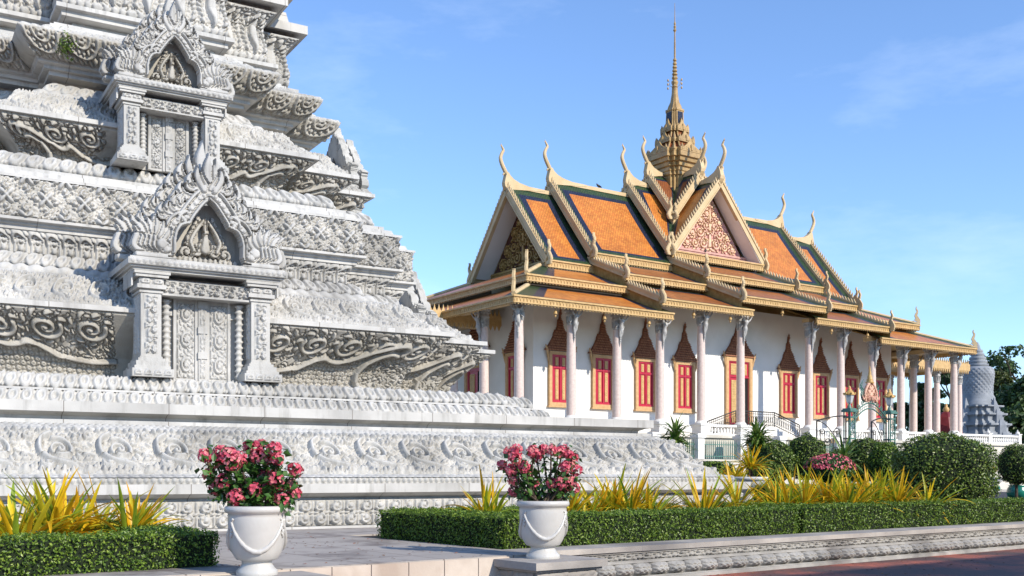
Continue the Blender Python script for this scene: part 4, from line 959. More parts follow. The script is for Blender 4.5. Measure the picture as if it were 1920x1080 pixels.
def chofa(parent, apex, out, inner, sc=1.0):
    """slender horn finial rising in an S from a swooping ridge end"""
    a, o = Vector(apex), Vector(out).normalized(); s = Vector((-o.y, o.x, 0)); mb = MB()
    def q(f, z): return a + o * f * sc + Vector((0, 0, z * sc))
    poly = [(-inner / sc, -.05), (.02, -.30), (.14, -.12), (.17, .06), (.10, .35), (.03, .58), (-.10, .66), (-.22, .50), (-.45, .33), (-.85, .18), (-1.5, .07), (-inner / sc, .05)]
    V = []; mb.prism([(x, z) for x, z in poly], -.15 * sc, .15 * sc, (a, o * sc, Vector((0, 0, 1)) * sc, s))
    pts = smooth_path([(-.06, .56), (.10, .80), (.28, 1.12), (.36, 1.40), (.28, 1.66), (.17, 1.86), (.27, 2.06), (.34, 2.22)], 30)
    mb.tube([tuple(q(x, z)) for x, z in pts], np.interp(np.linspace(0, 1, 30), [0, .3, .7, 1], [.12, .115, .085, .012]) * sc, 8)
    mb.tube([tuple(q(.05, .62)), tuple(q(.18, .55)), tuple(q(.20, .46))], [.05 * sc, .05 * sc, .02], 6)
    mb.tube([tuple(q(.28, 2.08)), tuple(q(.40, 2.10))], [.03, .01], 5)
    return mb.build('ridge_horn', M['cream'], parent, False)
TYMP = None
CUT['w'] = .8
def tympanum(parent, cx, base, half, rise, out, back, side, bright=False):
    """gilded scroll carving on a dark triangular board; centre of its base at cx"""
    k = 1 / .035; Wd, Hh = int(2 * half * k), int(rise * k); A = np.zeros((Hh, Wd)); mx = Wd / 2; rg = random.Random(5)
    for s in (-1, 1):
        for (x, y, r_) in ((.20, .12, .10), (.45, .10, .085), (.68, .08, .06), (.30, .30, .10), (.52, .26, .06), (.12, .42, .085), (.28, .50, .055), (.1, .62, .055), (.06, .75, .04)):
            curl(A, mx + s * x * half * k, y * rise * k + 2, r_ * half * k * 1.25, 1.6, 1.4, s, 1.9, 1, False)
            for q in range(8):
                a_ = q * .8; leaf(A, mx + s * x * half * k + r_ * half * k * 1.35 * math.cos(a_), y * rise * k + 2 + r_ * half * k * 1.35 * math.sin(a_), a_ + s, 7, 1.7, s * .9, .85, False)
    stroke(A, [(mx, 3), (mx, rise * .42 * k)], [4, 3], 1, False); stamp(A, mx, rise * .46 * k, 3.4, 1, False); leaf(A, mx, rise * .5 * k, 1.57, rise * .3 * k, 2.6, 0, 1, False)
    for s in (-1, 1): stroke(A, smooth_path([(mx, rise * .34 * k), (mx + s * 6, rise * .30 * k), (mx + s * 9, rise * .38 * k)], 14), 1.6, .9, False); stroke(A, [(mx, 6), (mx + s * 7, 3)], 2, .9, False)
    yy, xx = np.mgrid[0:Hh, 0:Wd]; ins = np.abs(xx - mx) < (1 - yy / Hh) * Wd / 2 - 3
    O = Vector(cx) + Vector((0, 0, base)); o = Vector(out); s_ = Vector(side)
    mb = MB(); plate(mb, A, (A > .25) & ins, O + o * .04, s_, (0, 0, 1), o, 1 / k, .09, .05)
    c = mb.build('gable_carving', M['gable_gold' if bright else 'gold_dark'], parent)
    mb = MB(); P = [tuple(O + s_ * -half), tuple(O + s_ * half), tuple(O + Vector((0, 0, rise)))]
    mb.prism([(-half, 0), (half, 0), (0, rise)], -.12, 0, (O, s_, (0, 0, 1), o)); mb.build('gable_panel', back, c)
    mb = MB()
    for k2, (h0, h1, e) in enumerate(((-.42, -.3, .16), (-.3, -.12, .08), (-.12, .0, .14))): mb.prism([(-half * 1.12, h0), (half * 1.12, h0), (half * 1.12, h1), (-half * 1.12, h1)], -.1, e, (O, s_, (0, 0, 1), o))
    mb.build('gable_sill', M['gold_dark'] if not bright else M['gable_pink'], c)
M['gable_gold'] = mat('pink_gold_relief', (.70, .52, .28), (.66, .40, .32), 5, .5, .2, 14)
M['gable_pink'] = mat('pink_gable_paint', (.55, .33, .27), (.45, .25, .20), 4, .6)
M['gable_red'] = mat('red_gable_paint', (.44, .15, .13), (.60, .36, .31), 9, .6)
HWR = 3.75
tiers = [('A', 4.65, 30.15, 17.50, 12.86), ('B', 7.68, 27.12, 18.25, 13.60), ('C', 13.45, 21.35, 19.05, 14.38)]
ROOF = {}
for nm, u0, u1, zr, ze in tiers:
    halves = [MB(), MB()]
    for sgn in (1, -1):
        v0 = VC - HWR * sgn; v1 = VC - .05 * sgn
        if nm == 'C': quads = [[(u0, v0, ze), (u0 + .04, v0, ze), (UC, v1, zr), (u0, v1, zr)], [(u1 - .04, v0, ze), (u1, v0, ze), (u1, v1, zr), (UC, v1, zr)]]
        else:
            ia, ib = (7.68 + .45, 27.12 - .45) if nm == 'A' else (13.45 + .45, 21.35 - .45)
            quads = [[(a, v0, ze), (b2, v0, ze), (b2, v1, zr), (a, v1, zr)] for a, b2 in ((u0, ia), (ib, u1))]
        for mb, P in zip(halves, quads):
            if sgn < 0: P = [P[1], P[0], P[3], P[2]]
            roof_plane(mb, P, 'x', sag=.16 if nm != 'C' else .05, bl=1.0, br=1.0, bt=.75, bb=.45)
    rf = halves[0].build('roof', rmats('x'), TP); halves[1].build('roof', rmats('x'), TP)
    ROOF[nm] = rf
    mb = MB(); mb.box(u0, u1, VC - .13, VC + .13, zr - .05, zr + .16); mb.build('ridge_cap', M['cream'], rf)
    for ue, o in ((u0, -1), (u1, 1)):
        for sgn in (1, -1): barge(rf, (ue, VC, zr + .05), (ue, VC - sgn * (HWR + .06), ze + .02), (o, 0, 0), .34, True, 1.25)
        chofa(rf, (ue, VC, zr + .12), (o, 0, 0), 2.6 if nm != 'C' else 1.4)
        tympanum(rf, (ue - o * 1.25, VC, 0), ze + .35, 3.0, 3.9, (o, 0, 0), M['darkwood'], (0, -o if o < 0 else -1, 0)) if nm == 'A' else None
    for sgn in (1, -1):
        v = VC - sgn * HWR
        if nm != 'C': fascia(rf, (u0, v, ze - .02), (u1, v, ze - .02), (0, -sgn, 0), .38)
        mb = MB(); mb.box(u0 + 1.2, u1 - 1.2, min(v + sgn * .5, v + sgn * .6), max(v + sgn * .5, v + sgn * .6), ze - 1.4, ze); mb.build('clerestory', M['cream'], rf)
    if nm != 'A':
        for ue, o in ((u0, -1), (u1, 1)):
            mb = MB(); mb.prism([(-HWR + .2, ze - .7), (HWR - .2, ze - .7), (0, zr - .45)], -.05, .05, ((ue - o * .6, VC, 0), (0, 1, 0), (0, 0, 1), (o, 0, 0))); mb.build('gable_panel', M['gold_dark'], rf)
# skirts (two rings), each in the three steps
def skirt_sides(u0, u1, vo, zo, vi, zi, sgn):
    mb = MB(); va, vb = (vo, vi) if sgn > 0 else (flip(vo), flip(vi)); P = [(u0, va, zo), (u1, va, zo), (u1, vb, zi), (u0, vb, zi)]
    if sgn < 0: P = [P[1], P[0], P[3], P[2]]
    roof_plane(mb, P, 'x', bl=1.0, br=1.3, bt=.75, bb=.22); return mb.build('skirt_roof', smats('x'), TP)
def skirt(nm, u0, u1, vo, zo, vi, zi, hip, level, ends=(True, True)):
    mb = MB(); g = (vi - vo)
    if not hip: sk_ = skirt_sides(u0, u1, vo, zo, vi, zi, 1); skirt_sides(u0, u1, vo, zo, vi, zi, -1)
    for sgn in ((1, -1) if hip else ()):
        va, vb = (vo, vi) if sgn > 0 else (flip(vo), flip(vi)); i0, i1 = (u0 + g if hip and ends[0] else u0), (u1 - g if hip and ends[1] else u1)
        P = [(u0, va, zo), (u1, va, zo), (i1, vb, zi), (i0, vb, zi)]
        if sgn < 0: P = [P[1], P[0], P[3], P[2]]
        roof_plane(mb, P, 'x', bl=1.7, br=1.7, bt=.8, bb=.25)
    if hip:
        for ue, s in [q for q, k in zip(((u0, 1), (u1, -1)), ends) if k]:
            P = [(ue, flip(vo), zo), (ue, vo, zo), (ue + s * g, vi, zi), (ue + s * g, flip(vi), zi)]
            if s < 0: P = [P[1], P[0], P[3], P[2]]
            roof_plane(mb, P, 'y', bl=.9, br=.9, bt=.35, bb=.16)
    if hip: sk_ = mb.build('skirt_roof', rmats('x'), TP)
    for sgn in (1, -1):
        v = vo if sgn > 0 else flip(vo); fascia(sk_, (u0, v, zo - .02), (u1, v, zo - .02), (0, -sgn, 0), .33)
    if hip:
        for ue, s in [q for q, k in zip(((u0, -1), (u1, 1)), ends) if k]:
            fascia(sk_, (ue, vo, zo - .02), (ue, flip(vo), zo - .02), (s, 0, 0), .33, m='gold')
            for sgn in (1, -1):
                va, vb = (vo, vi) if sgn > 0 else (flip(vo), flip(vi))
                m2 = MB(); A0 = Vector((ue - s * g, vb, zi + .03)); A1 = Vector((ue, va, zo + .03)); dd = (A1 - A0); m2.tube([A0, A1], .12, 6); r_ = m2.build('hip_ridge', M['cream'], sk_)
                m3 = MB(); h2 = Vector((s, -sgn, 0)).normalized(); naga_plate(m3, A1 + Vector((0, 0, -.05)) - h2 * .25, tuple(h2), (0, 0, 1), tuple(Vector((-h2.y, h2.x, 0))), 1.15); m3.build('serpent_finial', M['cream'], r_)
    else:
        for ue, o in [q for q, k in zip(((u0, -1), (u1, 1)), ends) if k]:
            for sgn in (1, -1):
                va, vb = (vo, vi) if sgn > 0 else (flip(vo), flip(vi))
                barge(sk_, (ue, vb, zi + .06), (ue, va, zo + .04), (o, 0, 0), .24, True, 1.2, 'cream', .16)
                m2 = MB(); lo = zo - .72; m2.add([(ue - o * .1, va, zo - .25), (ue - o * .1, vb, zi - .2), (ue - o * .1, vb, zi - 1.1), (ue - o * .1, va, lo - .2)], [(0, 1, 2, 3)]); m2.build('cheek_board', M['gold_dark'], sk_)
    return sk_
for level, (vo, vi, zo, zi, rng_) in enumerate(((-1.0, 2.1, 9.74, 10.95, ((-1.0, 8.94), (8.0, 14.8), (13.8, 21.0))), (1.5, 4.5, 11.36, 12.55, ((1.5, 8.5), (7.75, 14.4), (13.6, 21.2))))):
    for k, (a, b2) in enumerate(rng_):
        dz = .69 * k; dzi = .72 * k
        if k == 2: skirt('c', a, b2, vo, zo + dz, vi, zi + dzi, False, level)
        else:
            skirt('l', a, b2, vo, zo + dz, vi, zi + dzi, k == 0, level, (True, False)); skirt('r', 2 * UC - b2, 2 * UC - a, vo, zo + dz, vi, zi + dzi, k == 0, level, (False, True))
# white beams under the eave steps and a soffit
mb = MB(); mb.box(-.3, 9.0, -.28, .28, 9.62, 9.9); mb.build('eave_beam', M['cream'], TP); mb = MB(); mb.box(25.8, 35.1, -.28, .28, 9.62, 9.9); mb.box(34.5, 35.1, .28, flip(0), 9.62, 9.9)
mb.build('eave_beam', M['cream'], TP); mb = MB(); mb.box(-.3, .3, .28, flip(0), 9.62, 9.9); mb.build('eave_beam', M['cream'], TP); mb = MB(); mb.box(11.4, 14.9, -.25, .25, 10.30, 10.5); mb.build('eave_beam', M['cream'], TP); mb = MB(); mb.box(20.2, 23.8, -.25, .25, 10.30, 10.5); mb.build('eave_beam', M['cream'], TP)

# ---- cross gables in the middle and the spire
def cross(a, zr, ze, vfront):
    mb = MB()
    for sv in (-1, 1):                        # front and back gable roofs running along v
        ve = VC + sv * a
        for su in (1, -1):
            P = [(UC + su * a, ve, ze), (UC + su * a, ve - sv * .04, ze), (UC + su * .05, VC, zr), (UC + su * .05, ve, zr)]
            if su * sv < 0: P = [P[0], P[1], P[2], P[3]]
            Q = P if (su > 0) == (sv < 0) else [P[1], P[0], P[3], P[2]]
            roof_plane(mb, Q, 'y', sag=.05, bl=.9, br=.9, bt=.6)
    rf = mb.build('roof', rmats('y'), TP)
    for sv in (-1, 1):
        ve = VC + sv * a
        for su in (1, -1): barge(rf, (UC, ve, zr + .05), (UC + su * (a + .05), ve, ze + .02), (0, sv, 0), .34, True, 1.25)
        chofa(rf, (UC, ve, zr + .12), (0, sv, 0), a * .55)
        mb = MB(); mb.box(UC - .13, UC + .13, min(ve, VC), max(ve, VC), zr - .04, zr + .16); mb.build('ridge_cap', M['cream'], rf)
    return rf
cr1 = cross(3.9, 19.05, 14.38, 4.0)
for sv in (-1, 1):
    ve = VC + sv * 3.9
    tympanum(cr1, (UC, ve - sv * .95, 0), 14.85, 2.75, 3.55, (0, sv, 0), M['gable_red'], (1 if sv < 0 else -1, 0, 0), True)
    fascia(cr1, (UC - 3.9, ve, 14.36), (UC + 3.9, ve, 14.36), (0, sv, 0), .38)
    mb = MB(); mb.box(UC - 3.7, UC + 3.7, min(ve - sv * .06, ve - sv * 1.2), max(ve - sv * .06, ve - sv * 1.2), 14.30, 14.43); mb.build('gable_ledge', M['gable_pink'], cr1)
    for su in (1, -1):                        # pale soffit boards under the overhanging gable slopes
        mb = MB(); mb.slab([(UC + su * .1, ve, 18.55), (UC + su * 3.45, ve, 14.45), (UC + su * 3.45, ve - sv * .95, 14.45), (UC + su * .1, ve - sv * .95, 18.55)], (0, 0, -.05)); mb.build('soffit', M['white'], cr1)
for ue, o in ((4.65, -1), (30.15, 1)):
    for su in (1, -1):
        mb = MB(); mb.slab([(ue, VC + su * .1, 17.0), (ue, VC + su * 3.4, 12.95), (ue - o * 1.25, VC + su * 3.4, 12.95), (ue - o * 1.25, VC + su * .1, 17.0)], (0, 0, -.05)); mb.build('soffit', M['white'], ROOF['A'])
D_ = 2.3
mb = MB()
for sgn in (1, -1):
    for o in (-1, 1):
        P = [(UC + o * D_, VC - sgn * D_, 16.95), (UC + o * (D_ - .04), VC - sgn * D_, 16.95), (UC, VC - .05 * sgn, 19.85), (UC + o * D_, VC - .05 * sgn, 19.85)]
        if sgn * o > 0: P = [P[1], P[0], P[3], P[2]]
        roof_plane(mb, P, 'x', mats=(0, 1, 2), sag=.04, bl=.4, br=.4, bt=.45)
rD = mb.build('roof', [M['browntile_x'], M['green_x'], M['blue_x'], M['cream']], TP)
for o in (-1, 1):
    for sgn in (1, -1): barge(rD, (UC + o * D_, VC, 19.9), (UC + o * D_, VC - sgn * (D_ + .05), 16.97), (o, 0, 0), .30, True, .9)
    chofa(rD, (UC + o * D_, VC, 19.97), (o, 0, 0), 1.2)
rE = cross(D_, 19.85, 16.95, 0)
rE.data.materials[0] = M['browntile_y']
mb = MB(); mb.box(UC - 2.2, UC + 2.2, VC - 2.2, VC + 2.2, 14, 17.0); mb.build('tower_base', M['cream'], TP)
def redent(mb, prof, mi=0, f=.62):
    """redented square tower: profile of (half side, height)"""
    rings = []
    for r_, z in prof:
        q = [(r_, -r_ * f), (r_, r_ * f), (r_ * .81, r_ * f), (r_ * .81, r_ * .81), (r_ * f, r_ * .81), (r_ * f, r_)]
        pts = []
        for k in range(4):
            c, s = (1, 0, -1, 0)[k], (0, 1, 0, -1)[k]; pts += [(UC + x * c - y * s, VC + x * s + y * c, z) for x, y in q[1:]]
        rings.append(pts)
    A = np.array(rings); n = A.shape[1]; A = np.concatenate([A, A[:, :1]], 1); mb.grid(A, mi)
mb = MB(); redent(mb, [(.88, 17), (.88, 19.9), (.96, 19.95), (.96, 20.15), (1.02, 20.2), (1.04, 20.4), (1.16, 20.45), (1.20, 20.65), (1.34, 20.7), (1.38, 20.9), (1.50, 20.95), (1.50, 21.25), (1.42, 21.3), (1.2, 21.32)])
spn = mb.build('spire', M['spire'], TP)
def spire_tier(r0, z0, r1, z1, lip):
    mb = MB(); redent(mb, [(r0, z0), (r1, z1)]); t_ = mb.build('spire_roof', M['browntile_x'], spn)
    mb = MB(); redent(mb, [(r0 + .04, z0 - .10), (r0 + .12, z0 - .08), (r0 + .12, z0 + lip), (r0 - .02, z0 + lip)])
    for k in range(4):
        a = k * math.pi / 2; c, s = math.cos(a), math.sin(a)
        for (x, y, h) in ((r0 + .08, 0, .42), (r0 + .06, r0 * .55, .38), (r0 + .06, -r0 * .55, .38), (r0 * .86, r0 * .86, .50), (r0 + .06, r0 * .28, .22), (r0 + .06, -r0 * .28, .22)):
            X, Y = UC + x * c - y * s, VC + x * s + y * c
            mb.tube([(X, Y, z0), (X, Y, z0 + h * .5), (X, Y, z0 + h)], [.10, .085, .01], 5)
        mb.prism([(-r0 * .5, 0), (r0 * .5, 0), (r0 * .2, .3), (0, .62), (-r0 * .2, .3)], -.05, .05, ((UC + (r0 + .03) * c, VC + (r0 + .03) * s, z0 + lip - .02), (-s, c, 0), (-.25 * c, -.25 * s, .95), (c, s, 0)))
        for f_ in (.62, .81):
            for sg in (-1, 1):
                x0_, y0_ = (r0 * f_, sg * r0 * (1 if f_ == .62 else .81)); x1_, y1_ = (r1 * f_, sg * r1 * (1 if f_ == .62 else .81))
                mb.tube([(UC + x0_ * c - y0_ * s, VC + x0_ * s + y0_ * c, z0), (UC + x1_ * c - y1_ * s, VC + x1_ * s + y1_ * c, z1)], .05, 5)
    mb.build('spire_cresting', M['spire'], t_)
spire_tier(1.40, 21.32, .92, 22.0, .14)
spire_tier(.95, 22.05, .62, 22.75, .16)
spire_tier(.66, 22.80, .50, 23.15, .22)
mb = MB(); redent(mb, [(.48, 23.1), (.50, 23.15), (.46, 24.05), (.50, 24.1), (.50, 24.2), (.40, 24.22), (.36, 24.4), (.24, 24.7), (.17, 25.2), (.15, 25.6)])
mb.lathe([(.16, 25.6), (.20, 25.65), (.16, 25.75), (.21, 25.9), (.21, 26.0), (.12, 26.1)] + sum([[(.19 - .014 * k, 26.2 + .22 * k), (.17 - .014 * k, 26.3 + .22 * k), (.09 - .008 * k, 26.36 + .22 * k)] for k in range(6)], []) + [(.06, 27.6), (.055, 28.4), (.035, 29.0), (.05, 29.1), (.11, 29.2), (.05, 29.3), (.09, 29.42), (.04, 29.5), (.07, 29.6), (.03, 29.75), (.02, 30.2), (.012, 30.9)], (UC, VC, 0), 10)
for k in range(4):
    a = k * math.pi / 2 + .78
    mb.tube([(UC, VC, 25.6), (UC + .3 * math.cos(a), VC + .3 * math.sin(a), 25.75), (UC + .38 * math.cos(a), VC + .38 * math.sin(a), 26.1)], .012, 4)
    for z in (26.1, 25.85, 25.6): mb.ball((UC + .42 * math.cos(a), VC + .42 * math.sin(a), z), (.06, .06, .09), 5, 4)
mb.build('spire_shaft', M['spire'], spn)
mb = MB()
for k in range(4):
    a = k * math.pi / 2; c, s = math.cos(a), math.sin(a); mb.prism([(-.22, 0), (.22, 0), (.2, .8), (-.2, .8)], 0, .02, ((UC + .485 * c, VC + .485 * s, 23.2), (-s, c, 0), (0, 0, 1), (c, s, 0)))
mb.build('spire_lattice', M['blue_x'], spn)

# ---- low porches east and west with gilded cresting
for (a, b2) in ((-10.2, 2.6), (32.4, 45.0)):
    mb = MB(); mb.box(a, b2, 5.35, flip(5.35), 9.5, 9.75); pr = mb.build('porch_roof', M['cream'], TP)
    for v, s in ((5.3, -1), (flip(5.3), 1)):
        mb = MB(); mb.box(a - .05, b2, min(v, v - s * .1), max(v, v - s * .1), 9.28, 9.78); n = int((b2 - a) / .26)
        for k in range(n):
            x = a + (k + .5) * (b2 - a) / n; w_ = (b2 - a) / n * .42
            mb.prism([(-w_, 9.78), (w_, 9.78), (w_ * .3, 9.95), (0, 10.12), (-w_ * .3, 9.95)], -.03, .03, ((x, v - s * .05, 0), (1, 0, 0), (0, 0, 1), (0, s, 0)))
            mb.prism([(-w_, 9.28), (0, 9.02), (w_, 9.28)], -.03, .03, ((x, v - s * .05, 0), (1, 0, 0), (0, 0, 1), (0, s, 0)))
        mb.build('crested_fascia', M['gold'], pr)
    xe, s = (a, -1) if a < 0 else (b2, 1)
    mb = MB(); mb.box(min(xe, xe + .1 * s), max(xe, xe + .1 * s), 5.3, flip(5.3), 9.28, 9.78); mb.build('crested_fascia', M['gold'], pr)
    mb = MB(); mb.box(a + .4 if a < 0 else 33, (1.5 if a < 0 else b2 - .4), 5.65, 6.15, 9.12, 9.5); mb.build('eave_beam', M['cream'], pr)

# ---- small things on the temple
bells = [(1.6, 'first'), (4.6, 'second'), (7.5, 'third'), (10.6, 'fourth'), (13.3, 'fifth'), (17.4, 'sixth'), (21.6, 'seventh'), (24.9, 'eighth')]
def bell(x, y, z, label):
    mb = MB(); mb.tube([(0, 0, 0), (0, 0, -.16)], .012, 5); mb.lathe([(.02, -.14), (.07, -.2), (.09, -.30), (.11, -.34), (.02, -.34)], seg=10); mb.ball((0, 0, -.42), (.05, .05, .07), 6, 5)
    p = PO + x * P1 + y * P2; o = mb.build('hanging_bell', M['gold'], None, True, loc=(p[0], p[1], z)); return tag(o, label, 'bell', 'small gilded bells hanging under the temple eaves')
for x, nm in bells:
    bell(x, -.72, 9.42 + (.69 if 9 < x < 26 else 0) + (.69 if 14.5 < x < 20.5 else 0), nm + ' little gilded bell from the stupa side, hanging under the temple eave')
def pigeon(loc, rz, label):
    mb = MB(); P = smooth_path([(-.20, 0), (-.10, .03), (0, .07), (.08, .11), (.12, .16), (.14, .20)], 16)
    mb.tube([(x, 0, z + .08) for x, z in P], [.012, .02, .03, .045, .06, .07, .075, .075, .07, .065, .055, .048, .042, .042, .042, .02], 8)
    mb.tube([(.14, 0, .275), (.19, 0, .265)], [.02, .004], 5)
    for s in (-1, 1): mb.tube([(.06, s * .06, .17), (-.05, s * .075, .14), (-.2, s * .03, .10)], [.02, .045, .008], 6, flat=.4); mb.tube([(0, s * .03, .10), (.01, s * .03, 0)], .008, 4)
    o = mb.build('bird', M['black_iron'], None, True, loc=loc); o.rotation_euler = (0, 0, rz); tag(o, label, 'bird')
def tpw(u, v, z): p = PO + u * P1 + v * P2; return (p[0], p[1], z)
pigeon(tpw(11.3, VC, 18.40), PANG + 3.0, 'small dark bird perched on the bare roof ridge left of the spire')
pigeon(tpw(16.0, 3.85, 14.43), PANG + .6, 'small dark bird perched on the ledge below the carved gable')
# ------------------------------------------------------------ garden: edging, hedges, urns, flowers
def leaves_mesh(mb, P, N, size, rg, tilt=.9, aspect=.55, tint=None):
    """one small folded leaf (two triangles pairs) per point, roughly facing N"""
    n = len(P); D = N + rg.normal(0, tilt, (n, 3)); D /= np.linalg.norm(D, axis=1)[:, None] + 1e-9
    U = rg.normal(0, 1, (n, 3)); U -= (U * D).sum(1)[:, None] * D; U /= np.linalg.norm(U, axis=1)[:, None] + 1e-9; Vv = np.cross(D, U)
    L = size * rg.uniform(.65, 1.35, n)[:, None]
    a = P - U * L * .5; b = P + Vv * L * aspect * .5 + D * L * .08; c = P + U * L * .5; d = P - Vv * L * aspect * .5 + D * L * .08
    V = np.stack([a, b, c, d], 1).reshape(-1, 3); F = np.arange(n * 4).reshape(n, 4)
    mb.add(V, F, 0, None if tint is None else np.repeat(tint, 4, 0))
M['hedge_leaf'] = leaf_mat('hedge_leaves', [(.025, .055, .007), (.075, .14, .014), (.15, .24, .026), (.27, .35, .05)], 22, .4, .2)
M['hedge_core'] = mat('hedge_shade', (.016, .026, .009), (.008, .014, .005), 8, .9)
M['bush_leaf'] = leaf_mat('bush_leaves', [(.022, .048, .007), (.065, .115, .014), (.14, .21, .028), (.30, .36, .07)], 14, .38, .15)
M['palm_leaf'] = leaf_mat('dracaena_leaves', [(.05, .11, .02), (.10, .19, .03), (.30, .36, .10)], 6, .4, .2)
M['croton'] = leaf_mat('strap_leaves', [(1.0, .96, .8), (1.35, 1.3, 1.2)], 5, .42, .42, tint=True)
M['green_leaf'] = leaf_mat('flower_plant_leaves', [(.02, .055, .012), (.05, .13, .025), (.10, .20, .04)], 9, .35, .2)
M['petal'] = leaf_mat('pink_petals', [(.55, .05, .09), (.72, .13, .19), (.80, .34, .30)], 11, .5, .25)
M['stem'] = mat('thorny_stem', (.10, .07, .045), (.05, .035, .025), 20, .8, .5, 60)
M['glaze'] = mat('white_glazed_pot', (.56, .54, .50), (.47, .455, .42), 3.0, .28, .08, 25, spec=.5, c3=(.52, .50, .46), scale3=1.2)
M['stonepot'] = mat('white_stone_planter', (.66, .65, .62), (.50, .49, .47), 3.0, .7, .2, 25)
M['greenpot'] = mat('green_glazed_pot', (.01, .20, .14), (.008, .14, .10), 5, .25, 0, spec=.6)

def hedge(name, label, rects, z0, z1, n_m2=2600, size=.036, seed=1, group=None, leafm='hedge_leaf'):
    """clipped hedge made of straight runs (a0, a1, b0, b1) in the garden frame, leaf by leaf over a dark core"""
    rg = np.random.default_rng(seed); mb = MB(); core = MB()
    for a0, a1, b0, b1 in rects:
        i = .045; P = [gp(a0 + i, b0 + i), gp(a1 - i, b0 + i), gp(a1 - i, b1 - i), gp(a0 + i, b1 - i)]
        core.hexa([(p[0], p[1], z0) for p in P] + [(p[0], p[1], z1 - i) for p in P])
        for (o, ex, ey, nn) in (((a0, b0, z0), (a1 - a0, 0, 0), (0, 0, z1 - z0), (0, -1, 0)), ((a0, b0, z1), (a1 - a0, 0, 0), (0, b1 - b0, 0), (0, 0, 1)), ((a0, b0, z0), (0, b1 - b0, 0), (0, 0, z1 - z0), (-1, 0, 0)), ((a1, b0, z0), (0, b1 - b0, 0), (0, 0, z1 - z0), (1, 0, 0)), ((a0, b1, z0), (a1 - a0, 0, 0), (0, 0, z1 - z0), (0, 1, 0))):
            o, ex, ey, nn = map(lambda q: np.array(q, float), (o, ex, ey, nn)); A_ = np.linalg.norm(ex) * np.linalg.norm(ey); n = int(A_ * n_m2)
            if nn[1] > 0: n //= 3
            uv = rg.random((n, 2)); q = o + uv[:, :1] * ex + uv[:, 1:] * ey + nn * (rg.normal(-.015, .022, (n, 1))) + .012 * np.sin(uv[:, :1] * np.linalg.norm(ex) * 5) * nn
            X = G0 + q[:, :1] * K1 + q[:, 1:2] * K2; Nn = nn[0] * np.array([*K1, 0]) + nn[1] * np.array([*K2, 0]) + nn[2] * np.array([0, 0, 1.])
            leaves_mesh(mb, np.column_stack([X, q[:, 2]]), np.repeat(Nn[None], n, 0) * .9 + np.array([0, 0, .25]), size, rg)
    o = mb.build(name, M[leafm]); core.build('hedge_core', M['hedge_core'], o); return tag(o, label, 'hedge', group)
hedge('hedge', 'low clipped hedge at the left border in front of yellow plants', [(-12, -3.5, .67, 1.25), (-4.1, -3.5, 1.25, 4.2)], ZG - .02, .87, seed=2, size=.034)
hedge('hedge', 'low clipped hedge around the bed behind the second flower urn', [(.66, 7.06, .92, 1.5), (.66, 1.35, 1.5, 3.7), (.66, 7.06, 3.7, 4.3)], ZG - .02, .93, seed=3)
hedge('hedge', 'long low clipped hedge running in front of the big round bush', [(7.18, 22, .90, 1.5), (7.18, 7.8, 1.5, 3.7)], ZG - .02, .95, seed=4, n_m2=1700, size=.042)
hedge('hedge', 'short low hedge behind the stupa corner and the yellow plants', [(10.5, 14.2, 8.2, 8.9), (14.5, 21.3, 7.3, 8.1)], ZG - .02, 1.2, seed=5, n_m2=900, size=.055)

# carved stone edging on the right, plain edging on the left
def edging():
    r = empty('stone_edging', gp(0, 0, 0), GANG, 'low carved stone edging with a row of lotus buds along the red paving', 'edging')
    L = 30.0; x0 = .56
    mb = MB(); mb.box(x0, L, .24, .84, .415, ZG)
    for x in np.arange(x0 + 1.1, L, .95): mb.box(x, x + .006, .2385, .84, .416, ZG + .0012)
    mb.build('top_slab', M['terrace'], r)
    mb = MB(); mb.box(x0, L, .33, .84, -.1, .415); mb.box(x0, L, .27, .33, .385, .415); mb.box(x0, L, .26, .33, .245, .275); mb.box(x0, L, .285, .33, .275, .285); mb.box(x0, L, .15, .33, -.1, .05); mb.box(x0, L, .19, .33, .05, .065); mb.build('moulding', M['kerb_stone'], r)
    nc = int((20 - x0) / .012); nr = 10; h = tile_to('vine', nc, nr, .12, 20 - x0).T; mb = MB()
    X = np.repeat(np.linspace(x0, 20, nc)[None], nr, 0); Z = np.repeat(np.linspace(.287, .384, nr)[:, None], nc, 1); mb.grid(np.stack([X, .322 - .06 * h, Z], -1)); mb.build('vine_band', M['kerb_stone'], r, True)
    nr = 16; t = np.linspace(0, 1, nr); nb = .35; ph = (X[0] / nb) % 1
    w = np.sqrt(np.clip(1 - ((ph - .5) * 2.06) ** 2, 0, 1)); prof = np.sin(np.pi * np.clip(t, .03, .97)) ** .6
    H_ = prof[:, None] * w[None] * (1 + .16 * np.sin(t[:, None] * 22) * np.cos((ph[None] - .5) * 26)) - .22 * np.exp(-(((t[:, None] - .62) ** 2) * 300)) * w - .1 * (np.abs(ph[None] - .5) < .02) * (t[:, None] < .6)
    mb = MB(); mb.grid(np.stack([np.repeat(X[:1], nr, 0), .31 - .17 * H_, np.repeat((.065 + .18 * t)[:, None], nc, 1)], -1)); mb.build('lotus_moulding', M['kerb_stone'], r, True)
    return r
edging()
def step_edge():
    r = empty('stone_step', gp(0, 0, 0), GANG, 'plain step edged with pale square tiles in front of the paved path', 'step')
    mb = MB()
    for k in range(64):
        x = .0 - .5 * (k + 1)
        mb.box(x + .006, x + .494, -.075, -.02, .13, ZG - .012)
    mb.build('tile_riser', M['tile_pale'], r); mb = MB(); mb.box(-32, 0, -.06, .0, -.1, ZG - .03); mb.box(-32, .0, -.30, -.06, -.1, .12); mb.build('riser_core', M['terrace'], r)
